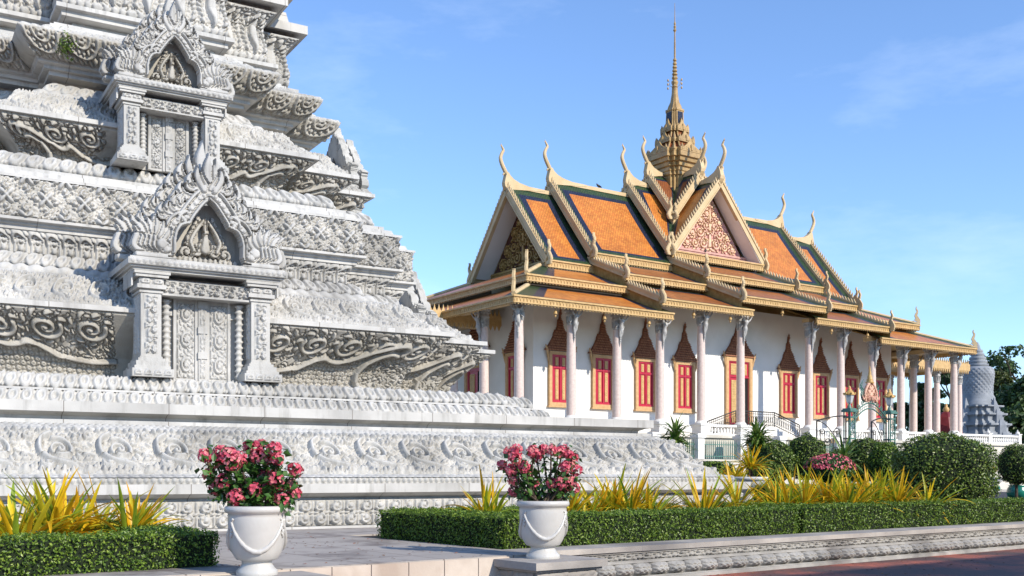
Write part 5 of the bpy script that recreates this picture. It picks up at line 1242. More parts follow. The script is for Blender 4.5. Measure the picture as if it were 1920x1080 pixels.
M['tile_pale'] = mat('pale_riser_tiles', (.58, .50, .42), (.46, .38, .31), 3, .6, .1, 30, c3=(.38, .30, .24), scale3=1.5)
step_edge()
def urn_block(ca, cb, label, z1=ZG - .03):
    r = empty('pedestal', gp(ca, cb, 0), GANG, label, 'pedestal')
    mb = MB(); s = .52
    for e, z0_, z1_ in ((.06, -.1, .08), (.02, .08, .12), (-.05, .12, .34), (.0, .34, .37), (.05, .37, z1)): mb.box(-s - e, s + e, -s - e, s + e, z0_, z1_)
    mb.build('block', M['terrace'], r)
    for rot in range(4):
        mb = MB(); nr, nc = 10, 48; h = tile_to('vine', nc, nr, .2, .9).T; c, s_ = math.cos(rot * math.pi / 2), math.sin(rot * math.pi / 2)
        X = np.repeat(np.linspace(-.42, .42, nc)[None], nr, 0); Y = -.472 - .035 * h; Z = np.repeat(np.linspace(.135, .325, nr)[:, None], nc, 1); mb.grid(np.stack([X * c - Y * s_, X * s_ + Y * c, Z], -1)); mb.build('carved_panel', M['terrace'], r, True)
urn_block(.30, -.34, 'low carved stone pedestal under the second flower urn')
urn_block(-3.45, -.22, 'low stone pedestal under the flower urn nearest the left hedge')

def urn(loc, h, rz, label):
    r = empty('urn', loc, rz, label, 'urn', 'white garland urns on the pedestals'); k = h / .74
    prof = [(0, 0), (.215, 0), (.22, .02), (.215, .05), (.185, .075), (.17, .10), (.155, .13), (.165, .155), (.21, .165), (.225, .18), (.26, .24), (.285, .32), (.298, .42), (.302, .52), (.305, .62), (.30, .655), (.33, .668), (.342, .69), (.338, .72), (.325, .735), (.30, .738), (.285, .72), (.28, .66), (0, .655)]
    mb = MB(); mb.lathe([(a * k, b * k) for a, b in prof[1:]], seg=48); mb.build('bowl', M['glaze'], r, True)
    for j in range(3):
        a0 = j * 2 * math.pi / 3; t = np.linspace(0, 1, 26); P = []
        for q in t:
            a = a0 + q * 2 * math.pi / 3; z = .60 - .34 * math.sin(math.pi * q) ** .8; rr = np.interp(z, [.18, .24, .32, .42, .52, .62], [.225, .26, .285, .298, .302, .305])
            P.append(((rr + .005) * k * math.cos(a), (rr + .005) * k * math.sin(a), z * k))
        mb = MB(); mb.tube(P, k * (.010 + .018 * np.sin(np.pi * t) ** .7 + .003 * np.sin(t * 60)), 8); mb.build('garland', M['glaze'], r, True)
        mb = MB(); ca, sa = math.cos(a0), math.sin(a0); rg = random.Random(j)
        for q in range(16):
            z = .60 - .012 * q; w = (.05 - .0028 * q) * rg.uniform(-1, 1); mb.ball((.306 * k * ca - w * sa, .306 * k * sa + w * ca, z * k), .016 * k, 6, 4)
        mb.build('fruit_boss', M['glaze'], r, True)
    mb = MB(); mb.lathe([(.27 * k, .64 * k), (.27 * k, .685 * k), (.1, .70 * k)], seg=24); mb.build('soil', M['soil'], r)
    return r
u2 = gp(.30, -.34); u1 = gp(-3.45, -.22)
urn((u2[0], u2[1], ZG - .03), .72, -2.5, 'white glazed garland urn on the pedestal at the corner of the path')
urn((u1[0], u1[1], ZG - .03), .72, -2.38, 'white glazed garland urn beside the left hedge, cut by the bottom of the photo')
def flower_plant(loc, label, clusters, w, h, seed, nleaf):
    """thorny branching plant with round leaves and balls of pink bracts; clusters are (sideways, up) in metres from the rim"""
    r = empty('flowering_plant', loc, 0, label, 'plant', 'pink flowering plants in the urns'); rg = np.random.default_rng(seed); rr = random.Random(seed)
    C = [Vector((x, rr.uniform(-.22, .22) * (1 - min(1, abs(x) / .6) * .5), max(.05, z))) for x, z in clusters]
    st = MB(); lv = MB(); LP = []; LN = []
    for c in C:
        b = Vector((rr.uniform(-.10, .10) + c.x * .15, rr.uniform(-.10, .10), -.03)); m_ = b.lerp(c, .55) + Vector((c.x * .12, c.y * .2, -.02))
        P = smooth_path([tuple(b), tuple(m_), tuple(c)], 14) if False else [tuple(b.lerp(m_, t) if t < 1 else m_.lerp(c, t - 1)) for t in np.linspace(0, 2, 12)]
        st.tube(P, np.linspace(.017, .009, 12), 6)
        for p in P[3:]:
            for _ in range(5): st.tube([p, (p[0] + rr.uniform(-.025, .025), p[1] + rr.uniform(-.025, .025), p[2] + rr.uniform(-.01, .02))], [.003, .0005], 3, cap=False)
            k = max(3, nleaf // 7)
            for _ in range(k):
                d = np.array([rr.gauss(0, 1), rr.gauss(0, 1), rr.gauss(.4, .8)]); d /= np.linalg.norm(d); LP.append(np.array(p) + d * rr.uniform(.02, .13)); LN.append(d * .5 + np.array([0, 0, .6]))
    st.build('stems', M['stem'], r)
    leaves_mesh(lv, np.array(LP), np.array(LN), .085, rg, .55, .66); lv.build('foliage', M['green_leaf'], r)
    for c in C:
        fl = MB(); n = 52; Rr = rr.uniform(.062, .092)
        for q in range(n):
            d = np.array([rr.gauss(0, 1), rr.gauss(0, 1), rr.gauss(.25, 1)]); d /= np.linalg.norm(d); p = np.array(c) + d * Rr * rr.uniform(.75, 1.05)
            u = np.cross(d, [rr.gauss(0, 1), rr.gauss(0, 1), rr.gauss(0, 1)]); u /= np.linalg.norm(u) + 1e-9; v = np.cross(d, u); s = rr.uniform(.013, .020)
            for sg in (-1, 1):
                o = p + u * s * .75 * sg; a = np.linspace(0, 2 * math.pi, 8)[:-1]
                ring = o + s * (np.cos(a)[:, None] * u + np.sin(a)[:, None] * v) + d * s * .25 * (np.cos(a)[:, None] * sg)
                fl.add(np.vstack([o - d * s * .15, ring]), [(0, i + 1, (i + 1) % 7 + 1) for i in range(7)])
        fl.build('flower_head', M['petal'], r)
    return r
c1 = [(160, 180), (215, 225), (280, 210), (330, 170), (430, 210), (460, 110), (550, 110), (560, 190), (625, 205), (700, 130), (735, 210), (850, 290), (590, 340), (720, 365), (790, 410), (855, 470), (760, 510), (420, 500), (150, 330), (250, 160), (510, 140), (655, 340), (390, 235), (300, 380), (470, 400), (560, 440), (200, 440), (640, 450)]
flower_plant((u1[0], u1[1], ZG - .03 + .70), 'bushy plant with pink and salmon flower heads in the urn beside the left hedge', [((x - 548) * .00134, (582 - y) * .00134) for x, y in c1], 1.0, .7, 21, 46)
c2 = [(205, 105), (270, 95), (260, 165), (160, 210), (230, 250), (330, 230), (370, 270), (250, 330), (250, 415), (395, 105), (480, 90), (540, 90), (600, 110), (640, 95), (680, 130), (720, 155), (690, 200), (650, 230), (740, 250), (420, 370), (545, 360), (620, 350), (690, 335), (720, 390), (380, 460), (640, 400), (430, 140)]
flower_plant((u2[0], u2[1], ZG - .03 + .70), 'open branching plant with pink flower heads in the urn at the path corner', [((x - 478) * .0016, (498 - y) * .0016) for x, y in c2], .97, .7, 22, 26)

def strap_plant(loc, label, n, L, seed, lean=(0, 0), width=.055, group='yellow strap leaved plants in the beds', stems=3, name='strap_leaf_plant'):
    rr = random.Random(seed); r = empty(name, loc, rr.uniform(0, 6), label, 'plant', group); mb = MB(); rz = r.rotation_euler.z
    r.rotation_euler.z = 0
    bases = [(rr.uniform(-.16, .16), rr.uniform(-.16, .16), rr.uniform(.12, .36)) for _ in range(stems)]
    pal = [(.80, .50, .018), (.74, .43, .014), (.62, .52, .03), (.42, .45, .03), (.22, .33, .03), (.30, .40, .03), (.66, .36, .015), (.84, .62, .03)]
    for q in range(int(n * 2.9)):
        bx_, by_, bz_ = bases[q % stems]; az = rr.uniform(0, 2 * math.pi); el = rr.uniform(.08, 1.25); l = L * rr.uniform(.55, 1.1); w = width * 1.05 * rr.uniform(.7, 1.2)
        d = Vector((math.cos(az) * math.cos(el) + lean[0], math.sin(az) * math.cos(el) + lean[1], math.sin(el))).normalized(); side = d.cross(Vector((0, 0, 1))); side = side.normalized() if side.length > .05 else Vector((1, 0, 0))
        p = Vector((bx_, by_, bz_)); k = 9; droop = rr.uniform(.3, 1.7) * (1.5 - el); V = []; col = rr.choice(pal); tw = rr.uniform(-.5, .5); green = np.array((.20, .32, .03)); g = rr.uniform(.0, .9)
        cols = []
        for i in range(k + 1):
            t = i / k; wd = w * (math.sin(math.pi * min(1, .12 + t * .9)) ** .6 if t < .98 else .06); s2 = (Matrix.Rotation(tw * t, 3, d) @ side); up = s2.cross(d).normalized()
            V += [tuple(p - s2 * wd * .5 + up * wd * .22), tuple(p), tuple(p + s2 * wd * .5 + up * wd * .22)]
            cc = np.array(col) * (1 - g * (1 - t) ** 1.5) + green * g * (1 - t) ** 1.5; cols += [(*cc, 1), (*(cc * .85), 1), (*cc, 1)]
            p = p + d * (l / k); d = (d + Vector((0, 0, -droop * .16 * t * 1.6))).normalized()
        F = []
        for i in range(k): F += [(3 * i, 3 * i + 1, 3 * i + 4, 3 * i + 3), (3 * i + 1, 3 * i + 2, 3 * i + 5, 3 * i + 4)]
        mb.add(V, F, 0, np.array(cols))
    mb.build('leaves', M['croton'], r, True, col=True)
    st = MB()
    for b in bases: st.tube([(b[0], b[1], -.06), (b[0], b[1], b[2] + .05)], .022, 6)
    st.build('stem', M['stem'], r); return r
def at(px, Y, z=ZG - .03): return ((px - 960) / 1997 * Y, Y, z)
beds = [(20, 12.2, 34, 1.05, (-.1, 0), 'yellow strap leaved plant at the left border of the photo'), (110, 12.7, 36, 1.12, (.0, 0), 'yellow strap leaved plant with upright spear leaves, second from the left border'),
        (175, 13.2, 22, 1.10, (.25, 0), 'greenish yellow strap leaved plant leaning right, third from the left border'), (245, 12.9, 34, 1.0, (.18, 0), 'yellow strap leaved plant beside the shaded end of the left hedge'),
        (-60, 12.0, 26, 1.0, (0, 0), 'yellow strap leaved plant mostly outside the left border'),
        (925, 17.2, 15, .85, (-.35, 0), 'small yellow plant leaning left beside the second urn'), (1075, 17.0, 20, .75, (.25, 0), 'low yellow plant close to the right flank of the second urn'),
        (1122, 17.8, 24, .85, (0, 0), 'yellow plant between the urn flank clump and the lone clump'), (1165, 17.6, 30, .92, (.05, 0), 'yellow strap leaved plant standing alone halfway along the middle hedge'), (1215, 17.9, 12, .80, (.45, 0), 'thin yellow plant with long leaves leaning right over the middle hedge'),
        (1325, 18.6, 20, 1.0, (.1, 0), 'tall thin yellow plant in front of the stupa base corner'), (1385, 19.4, 10, 1.05, (.3, 0), 'sparse greenish plant leaning right at the gap between hedges')]
for i, (px, Y, n, L, ln, lab) in enumerate(beds): strap_plant(at(px, Y), lab, n if Y < 14 else n * 1.5, L * (.80 if Y < 14 else 1.05), 40 + i, ln, .056 if Y < 14 else .055)
big = [(1462, 20.3, 30, 1.05, (-.35, 0), 'leftmost plant of the dense yellow clump, leaves leaning left'), (1500, 20.8, 40, 1.05, (-.1, 0), 'second plant of the dense yellow clump left of the round bush'), (1548, 21.3, 42, 1.05, (0, 0), 'third plant of the dense yellow clump left of the round bush'),
       (1590, 20.9, 40, 1.05, (.05, 0), 'middle plant of the dense yellow clump below the pink shrub'), (1638, 21.6, 42, 1.05, (.1, 0), 'yellow clump plant directly left of the round bush'), (1680, 21.4, 30, 1.0, (.15, 0), 'yellow clump plant touching the round bush'), (1725, 21.9, 16, .95, (.45, 0), 'sparse yellow plant with long leaves in front of the round bush')]
for i, (px, Y, n, L, ln, lab) in enumerate(big): strap_plant(at(px, Y), lab, int(n * 1.4), L * .98, 70 + i, ln, .050, stems=4)

def bush(name, label, c, rad, n, size, seed, leafm='bush_leaf', lump=.06, pw=2.0, cat='bush', group=None, z0=None):
    """clipped bush: leaves over a lumpy rounded body around a dark core"""
    rg = np.random.default_rng(seed); d = rg.normal(0, 1, (n, 3)); d /= np.linalg.norm(d, axis=1)[:, None]
    s = (np.abs(d) ** pw).sum(1) ** (-1 / pw); ph = rg.uniform(0, 6, 3)
    lm = 1 + lump * (np.sin(d[:, 0] * 7 + ph[0]) * np.sin(d[:, 1] * 6 + ph[1]) + .6 * np.sin(d[:, 2] * 9 + ph[2])) + rg.normal(-.02, .03, n)
    P = d * (s * lm)[:, None] * np.array(rad); P = P[P[:, 2] > -rad[2] * .98]; Nn = P / np.array(rad) ** 2; Nn /= np.linalg.norm(Nn, axis=1)[:, None] + 1e-9
    mb = MB(); leaves_mesh(mb, P, Nn + np.array([0, 0, .25]), size, rg, .8, .6); o = mb.build(name, M[leafm], None, loc=c)
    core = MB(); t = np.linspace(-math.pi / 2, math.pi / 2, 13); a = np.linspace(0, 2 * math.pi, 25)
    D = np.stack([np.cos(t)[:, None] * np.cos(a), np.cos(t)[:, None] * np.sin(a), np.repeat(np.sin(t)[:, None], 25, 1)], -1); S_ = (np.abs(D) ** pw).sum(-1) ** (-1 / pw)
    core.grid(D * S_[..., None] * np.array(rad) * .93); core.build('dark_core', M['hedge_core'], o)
    tr = MB(); tr.tube([(0, 0, -c[2] + ZG - .05), (0, 0, -rad[2] * .4)], .06, 7); tr.build('trunk', M['stem'], o)
    return tag(o, label, cat, group)
bush('round_bush', 'big clipped round dark green bush behind the long hedge', (10.72, 26.5, 1.46), (1.15, 1.1, 1.03), 15000, .062, 1, pw=2.7, lump=.06)
def pb(px, Y, y): return ((px - 960) / 1997 * Y, Y, 1.5 + (890 - y) * Y / 1997)
for i, (px, Y, yc, rx, rz_, lab, lm_) in enumerate([(1455, 34, 868, .62, .66, 'rounded clipped bush beside the tall dracaena', 'bush_leaf'), (1512, 35, 857, .62, .76, 'taller rounded clipped bush left of the pink flowering shrub', 'bush_leaf'),
        (1622, 35, 862, .62, .72, 'dark rounded bush below the iron gate', 'bush_leaf'), (1660, 33.5, 870, .52, .66, 'pale green rounded bush tucked against the big round bush', 'hedge_leaf'), (1435, 32, 895, .5, .5, 'low dark bush at the foot of the tall dracaena', 'bush_leaf'),
        (1590, 37, 872, .8, .6, 'loose olive green bush behind the pink shrub', 'hedge_leaf'), (1812, 40, 857, .75, .5, 'low olive bush seen right behind the big round bush', 'hedge_leaf'), (1906, 44, 872, .75, .85, 'dark bush at the right border of the photo', 'bush_leaf')]):
    bush('bush', lab, pb(px, Y, yc), (rx, rx, rz_), 4200, .07, 10 + i, lm_, .08)
# pink flowering shrub
b_ = bush('flowering_shrub', 'low shrub speckled with pink flowers behind the yellow clump', pb(1556, 31, 880), (.70, .5, .42), 2600, .07, 31, 'green_leaf', .1, cat='shrub')
rg = np.random.default_rng(5); d = rg.normal(0, 1, (420, 3)); d[:, 2] = np.abs(d[:, 2]); d /= np.linalg.norm(d, axis=1)[:, None]; mb = MB()
leaves_mesh(mb, d * np.array((.74, .54, .46)), d, .075, rg, .4, .9); mb.build('blossoms', M['petal'], b_)

def rosette(name, label, px, Y, zs, L, n, seed, wid=.05):
    """dracaena: a cane with tiers of arching leaves"""
    rr = random.Random(seed); x, y, _ = at(px, Y); r = empty(name, (x, y, 0), 0, label, 'plant'); mb = MB()
    for zc, l_, k in zs:
        for q in range(k):
            az = rr.uniform(0, 6.283); el = rr.uniform(-.5, 1.3); l = 1.15 * l_ * rr.uniform(.7, 1.15); d = Vector((math.cos(az) * math.cos(el), math.sin(az) * math.cos(el), math.sin(el))); side = d.cross(Vector((0, 0, 1))).normalized(); p = Vector((rr.uniform(-.06, .06), rr.uniform(-.06, .06), zc + rr.uniform(-.12, .12))); V = []
            for i in range(7):
                t = i / 6; w = wid * 1.15 * math.sin(math.pi * min(1, .15 + .88 * t)) ** .7; V += [tuple(p - side * w * .5), tuple(p + Vector((0, 0, -w * .2))), tuple(p + side * w * .5)]; p = p + d * l / 6; d = (d + Vector((0, 0, -.13 * (1 + t)))).normalized()
            F = []
            for i in range(6): F += [(3 * i, 3 * i + 1, 3 * i + 4, 3 * i + 3), (3 * i + 1, 3 * i + 2, 3 * i + 5, 3 * i + 4)]
            mb.add(V, F)
    mb.build('leaves', M['palm_leaf'], r, True); st = MB(); st.tube([(0, 0, ZG - .05), (.02, 0, zs[-1][0])], .05, 8); st.build('cane', M['stem'], r); return r
rosette('dracaena', 'dracaena with glossy sword leaves rising behind the end of the stupa base', 1266, 36, [(2.0, .62, 60), (2.4, .7, 70), (2.8, .72, 60)], .5, 0, 3, .075)
rosette('dracaena', 'tall dracaena with yellow striped leaves in front of a temple column', 1420, 34.5, [(1.45, .62, 60), (1.85, .66, 70), (2.25, .62, 80), (2.55, .62, 70), (2.75, .58, 60)], .5, 0, 4, .075)
rosette('cycad', 'feathery olive cycad in front of the open iron gate', 1583, 33, [(1.95, .85, 44)], .8, 0, 6, .07)

def planter(loc, r_, label, plant_label, seed):
    r = empty('planter', loc, 0, label, 'planter'); mb = MB()
    mb.lathe([(.62 * r_, 0), (.62 * r_, .06), (.45 * r_, .14), (.30 * r_, .30), (.26 * r_, .36), (.42 * r_, .42), (.80 * r_, .56), (.93 * r_, .70), (.95 * r_, .74), (1.05 * r_, .76), (1.05 * r_, .84), (.92 * r_, .84), (.88 * r_, .76)], seg=28); mb.build('bowl', M['stonepot'], r, True)
    mb = MB(); mb.lathe([(.9 * r_, .74), (.9 * r_, .78), (.1, .80)], seg=20); mb.build('soil', M['soil'], r)
    strap_plant((loc[0], loc[1], loc[2] + .8), plant_label, 36, .75, seed, (0, 0), .05, group=None)
planter(at(1860, 62, ZG), .62, 'white stone pedestal bowl on the path right of the big bush', 'small yellow plant in the white bowl right of the big bush', 91)
planter((*at(1404, 30)[:2], .60), .55, 'low white stone bowl behind the corner of the stupa base', 'yellow plant in the white bowl behind the stupa base corner', 92)
bush('bush', 'low olive bush in front of the green picket fence', pb(1335, 33, 893), (.9, .5, .45), 3000, .08, 55, 'hedge_leaf', .12)
strap_plant(at(1385, 31.5, .9), 'greenish yellow plant beyond the stupa corner, left of the tall dracaena', 36, .8, 94, (0, 0), .055)
strap_plant(at(1345, 31, .75), 'small yellow bush plant beyond the sloping end of the stupa base', 40, .8, 93, (0, 0), .06)
def green_pot(loc, r_, label):
    mb = MB(); mb.lathe([(.55 * r_, 0), (.9 * r_, .25 * r_), (1.0 * r_, .6 * r_), (.9 * r_, 1.0 * r_), (.75 * r_, 1.2 * r_), (.85 * r_, 1.3 * r_), (.7 * r_, 1.3 * r_), (.6 * r_, .9 * r_)], seg=20); tag(mb.build('green_pot', M['greenpot'], None, True, loc=loc), label, 'pot')
green_pot(at(1868, 58, .60), .22, 'small glazed green pot beside the white stone bowl'); green_pot(at(1908, 46, .46), .45, 'glazed green pot under the dark bush at the right border')
green_pot(at(1420, 27, .46), .30, 'glazed green pot half hidden behind the hedge near the stupa corner')
# weed growing out of the stupa
rg = np.random.default_rng(8); pw_ = SB + (HB - 5.45) * S2 - 3.0 * S1 if False else None
d = rg.normal(0, 1, (170, 3)); mb = MB(); leaves_mesh(mb, d * np.array((.10, .08, .14)), d, .085, rg, .6, .5); q_ = SB + (HB - 5.62) * S2 - 2.0 * S1
wd = empty('weed', (q_[0], q_[1], 11.12), 0, 'small green weed sprouting from a ledge beside the upper carved niche', 'plant'); mb.build('foliage', M['bush_leaf'], wd)
mb = MB(); mb.tube([(0, .12, -.15), (0, 0, 0)], .012, 5); mb.build('stem', M['stem'], wd)
# petals and leaves fallen on the paved path and the paving
rg = np.random.default_rng(77); mb = MB(); n = 420; A_ = rg.uniform(-4.2, 3.5, n); B_ = rg.uniform(-.02, 6.5, n); keep = A_ < .5
A_, B_ = A_[keep], B_[keep]; X = G0 + A_[:, None] * K1 + B_[:, None] * K2; leaves_mesh(mb, np.column_stack([X, np.full(len(A_), ZG + .008)]), np.tile([0, 0, 1.], (len(A_), 1)), .05, rg, .12, .6)
n = 260; A_ = rg.uniform(.5, 18, n); B_ = .1 - np.abs(rg.normal(0, 1.3, n)); X = G0 + A_[:, None] * K1 + B_[:, None] * K2; leaves_mesh(mb, np.column_stack([X, np.full(n, .008)]), np.tile([0, 0, 1.], (n, 1)), .06, rg, .12, .5)
tag(mb.build('fallen_leaves', leaf_mat('dry_leaves', [(.10, .05, .02), (.22, .12, .05), (.30, .10, .08)], 9, .8, 0)), 'dry leaves and petals scattered over the paving', 'leaves', None, 'stuff')
# unseen building added out of view, sized to shade the red paving
gl = empty('unseen_gallery', gp(0, 0, 0), GANG, 'unseen two storey white building with a tiled roof, added to shade the red paving', 'building')
q0 = 2 * np.array([5.26, -4.46]); qa = float(q0 @ K1); qb = float(q0 @ K2)
mb = MB(); mb.box(qa, qa + 46, qb - 5.5, qb - .9, 0, 7.05); mb.build('wall', M['white'], gl)
for (b0, b1, z0, z1) in ((.0, -3.2, 7.05, 9.35), (-3.2, -6.4, 9.35, 7.05)):
    mb = MB(); mb.slab([(qa - .1, qb + b0, z0), (qa + 46, qb + b0, z0), (qa + 46, qb + b1, z1), (qa - .1, qb + b1, z1)], (0, 0, .15)); mb.build('roof', M['tile_x'], gl)
for k in range(12): mb = MB(); mb.lathe([(.24, 0), (.24, .3), (.17, .35), (.16, 6.7), (.24, 7.05)], (qa + .5 + 4 * k, qb - .35, 0), 14); mb.build('post', M['white'], gl, True)
for k in range(11):
    for z in (.9, 4.2): mb = MB(); mb.box(qa + 1.8 + 4 * k, qa + 3.2 + 4 * k, qb - .93, qb - .84, z, z + 1.9); mb.build('window', M['red'], gl)
# ------------------------------------------------------------ beyond the garden: balustrade, fence, gate, small stupa, trees
bl = empty('balustrade', (PO[0], PO[1], 0), PANG, 'white stone balustrade running along the temple terrace', 'balustrade')
runs = [(12.3, 14.4, 0), (20.95, 22.9, 0), (23.8, 25.85, 0), (26.75, 28.7, 0), (29.6, 31.55, 0), (32.45, 34.35, 0), (35.25, 38.6, 1), (38.9, 42.2, 1)]
mb0 = MB(); mb0.lathe([(.06, 0), (.06, .03), (.035, .05), (.07, .14), (.08, .19), (.05, .28), (.03, .34), (.05, .37), (.06, .38)], seg=10); bal = None
for a, b2, e in runs:
    mb = MB(); mb.box(a, b2, -.13, .13, 3.602, 3.70); mb.box(a, b2, -.15, .15, 4.08, 4.20); mb.build('rail', M['white'], bl)
    n = int((b2 - a) / .215)
    for k in range(n):
        if bal is None: bal = mb0.build('baluster', M['white'], bl, True); o = bal
        else: o = bal.copy(); COL.objects.link(o); o.parent = bl
        o.location = (a + (k + .5) * (b2 - a) / n, 0, 3.70)
for u in (38.75, 42.35):
    mb = MB(); mb.box(u - .17, u + .17, -.19, .19, 3.602, 4.26); mb.box(u - .21, u + .21, -.23, .23, 4.26, 4.32); mb.lathe([(.12, 4.32), (.15, 4.38), (.10, 4.46), (.03, 4.52), (.05, 4.56), (.01, 4.62)], (u, 0, 0), 12); mb.build('post', M['white'], bl)

fc = empty('picket_fence', (PO[0], PO[1], 0), PANG, 'green iron picket fence between white pillars below the temple terrace', 'fence')
mb = MB(); mb.box(6.3, 20.6, -2.15, -1.85, .3, 2.2); mb.box(6.3, 20.6, -2.2, -1.8, 2.2, 2.28); mb.build('low_wall', M['podium'], fc)
us = [6.6, 9.65, 12.7, 15.7, 18.0, 20.4]
for u in us:
    mb = MB(); mb.box(u - .22, u + .22, -2.24, -1.76, 2.281, 3.36); mb.box(u - .28, u + .28, -2.3, -1.7, 3.36, 3.50); mb.box(u - .2, u + .2, -2.2, -1.8, 3.5, 3.58); mb.build('pillar', M['white'], fc)
for a, b2 in zip(us, us[1:]):
    mb = MB(); n = int((b2 - a - .5) / .13); mb.box(a + .22, b2 - .22, -2.02, -1.98, 2.42, 2.46); mb.box(a + .22, b2 - .22, -2.02, -1.98, 3.02, 3.06)
    for k in range(n):
        x = a + .3 + k * (b2 - a - .6) / max(1, n - 1); mb.tube([(x, -2, 2.29), (x, -2, 3.12), (x, -2, 3.30)], [.028, .028, .004], 5); mb.ball((x, -2, 3.14), .03, 5, 4)
    mb.build('pickets', M['green_iron'], fc)

M['gate_gold'] = mat('gilded_iron', (.62, .40, .14), (.45, .26, .08), 6, .4, .2, 20)
M['gate_pink'] = mat('pink_gold_emblem', (.68, .46, .30), (.60, .30, .22), 9, .5)
M['glass'] = mat('lantern_glass', (.55, .57, .55), (.45, .48, .47), 3, .15, spec=.6)
gt = empty('iron_gate', (14.26, 45.0, 0), PANG, 'ornate green iron gate with gilded crest standing half open before the temple', 'gate')
def scroll2(mb, cx, cz, r, d, y=0, a0=0):
    t = np.linspace(0, 1, 26); a = a0 + d * t * 8.5; rr = r * (1 - .8 * t); mb.tube(np.stack([cx + rr * np.cos(a), np.full(26, y), cz + rr * np.sin(a)], 1), .018, 5)
for x in (0, 2.72):
    mb = MB()
    for dx in (-.16, .16):
        for dy in (-.16, .16): mb.box(x + dx - .02, x + dx + .02, dy - .02, dy + .02, ZG - .1, 4.15)
    for z in (.6, 1.9, 3.0, 3.9): mb.box(x - .19, x + .19, -.19, .19, z, z + .06)
    for z in (1.0, 1.5, 2.2, 2.65, 3.25, 3.6): scroll2(mb, x - .05, z, .12, 1, -.17); scroll2(mb, x + .05, z + .2, .12, -1, -.17)
    mb.box(x - .24, x + .24, -.24, .24, 4.15, 4.24); mb.box(x - .2, x + .2, -.2, .2, 4.24, 4.3); mb.tube([(x, 0, 4.3), (x, 0, 4.5)], [.10, .04], 8); p_ = mb.build('gate_post', M['green_iron'], gt)
    mb = MB(); mb.lathe([(.08, 4.5), (.12, 4.56), (.19, 4.86)], (x, 0, 0), 6); l_ = mb.build('lantern', M['glass'], gt)
    mb = MB(); mb.lathe([(.24, 4.86), (.25, 4.90), (.16, 5.0), (.09, 5.06), (.10, 5.1), (.05, 5.14), (.06, 5.2), (.01, 5.26)], (x, 0, 0), 6)
    for k in range(6): mb.ball((x + .23 * math.cos(k * 1.047), .23 * math.sin(k * 1.047), 4.93), .045, 5, 4)
    mb.build('lantern_cap', M['gate_gold'], l_, True)
mb = MB(); t = np.linspace(0, 1, 21)
for dz, r_ in ((0, .03), (.24, .03), (.12, .012)): mb.tube(np.stack([.2 + 2.32 * t, 0 * t, 3.72 + dz + .62 * np.sin(np.pi * t)], 1), r_, 6)
for k in range(16): q = (k + .5) / 16; mb.tube([(.2 + 2.32 * q, 0, 3.72 + .62 * math.sin(math.pi * q)), (.2 + 2.32 * q + .04, 0, 3.96 + .62 * math.sin(math.pi * q))], .01, 4)
for k in range(9): q = (k + .5) / 9; scroll2(mb, .2 + 2.32 * q, 4.08 + .62 * math.sin(math.pi * q), .10, 1 if q < .5 else -1)
mb.build('gate_arch', M['green_iron'], gt)
k_ = 1 / .03; A = np.zeros((int(1.7 * k_), int(1.3 * k_))); mx = A.shape[1] / 2
for s in (-1, 1):
    for (x, y, r_) in ((.18, .15, .13), (.28, .34, .10), (.14, .5, .10), (.1, .68, .08)): curl(A, mx + s * x * k_, y * k_, r_ * k_, 1.5, 1.2, s, 1.5, 1, False)
    for q in range(5): leaf(A, mx + s * (.08 + .07 * q) * k_, .10 * k_, 1.57 - s * .3 * q, .3 * k_, .06 * k_, s * .6, .9, False)
    stroke(A, smooth_path([(mx + s * .36 * k_, .08 * k_), (mx + s * .40 * k_, .4 * k_), (mx + s * .2 * k_, .75 * k_), (mx, .9 * k_)], 20), 2, .9, False)
stamp(A, mx, .35 * k_, 4, 1, False); stamp(A, mx, .6 * k_, 3, 1, False)
mb = MB(); plate(mb, A, A > .1, (1.36, -.05, 4.58), (1, 0, 0), (0, 0, 1), (0, -1, 0), .03, .06, .06); ce = mb.build('gate_emblem', M['gate_pink'], gt)
mb = MB(); mb.lathe([(.16, 5.42), (.20, 5.46), (.13, 5.52), (.15, 5.56), (.10, 5.64), (.11, 5.7), (.06, 5.8), (.07, 5.86), (.03, 5.98), (.04, 6.04), (.0, 6.2)], (1.36, 0, 0), 10); mb.build('crown_finial', M['gate_gold'], ce, True)
mb = MB()
for s in (-1, 1):
    for q in range(6):
        a = .5 + q * .22; mb.tube(smooth_path([(1.36 + s * .40, 0, 4.6 + .1 * q), (1.36 + s * (.55 + .02 * q), 0, 4.75 + .12 * q), (1.36 + s * (.62 - .05 * q), 0, 5.0 + .12 * q)], 8) if False else [(1.36 + s * .38, 0, 4.6 + .1 * q), (1.36 + s * (.55 + .02 * q), 0, 4.72 + .12 * q), (1.36 + s * (.66 - .05 * q), 0, 4.98 + .12 * q)], [.03, .025, .008], 5)
mb.build('crest_sprays', M['green_iron'], ce)
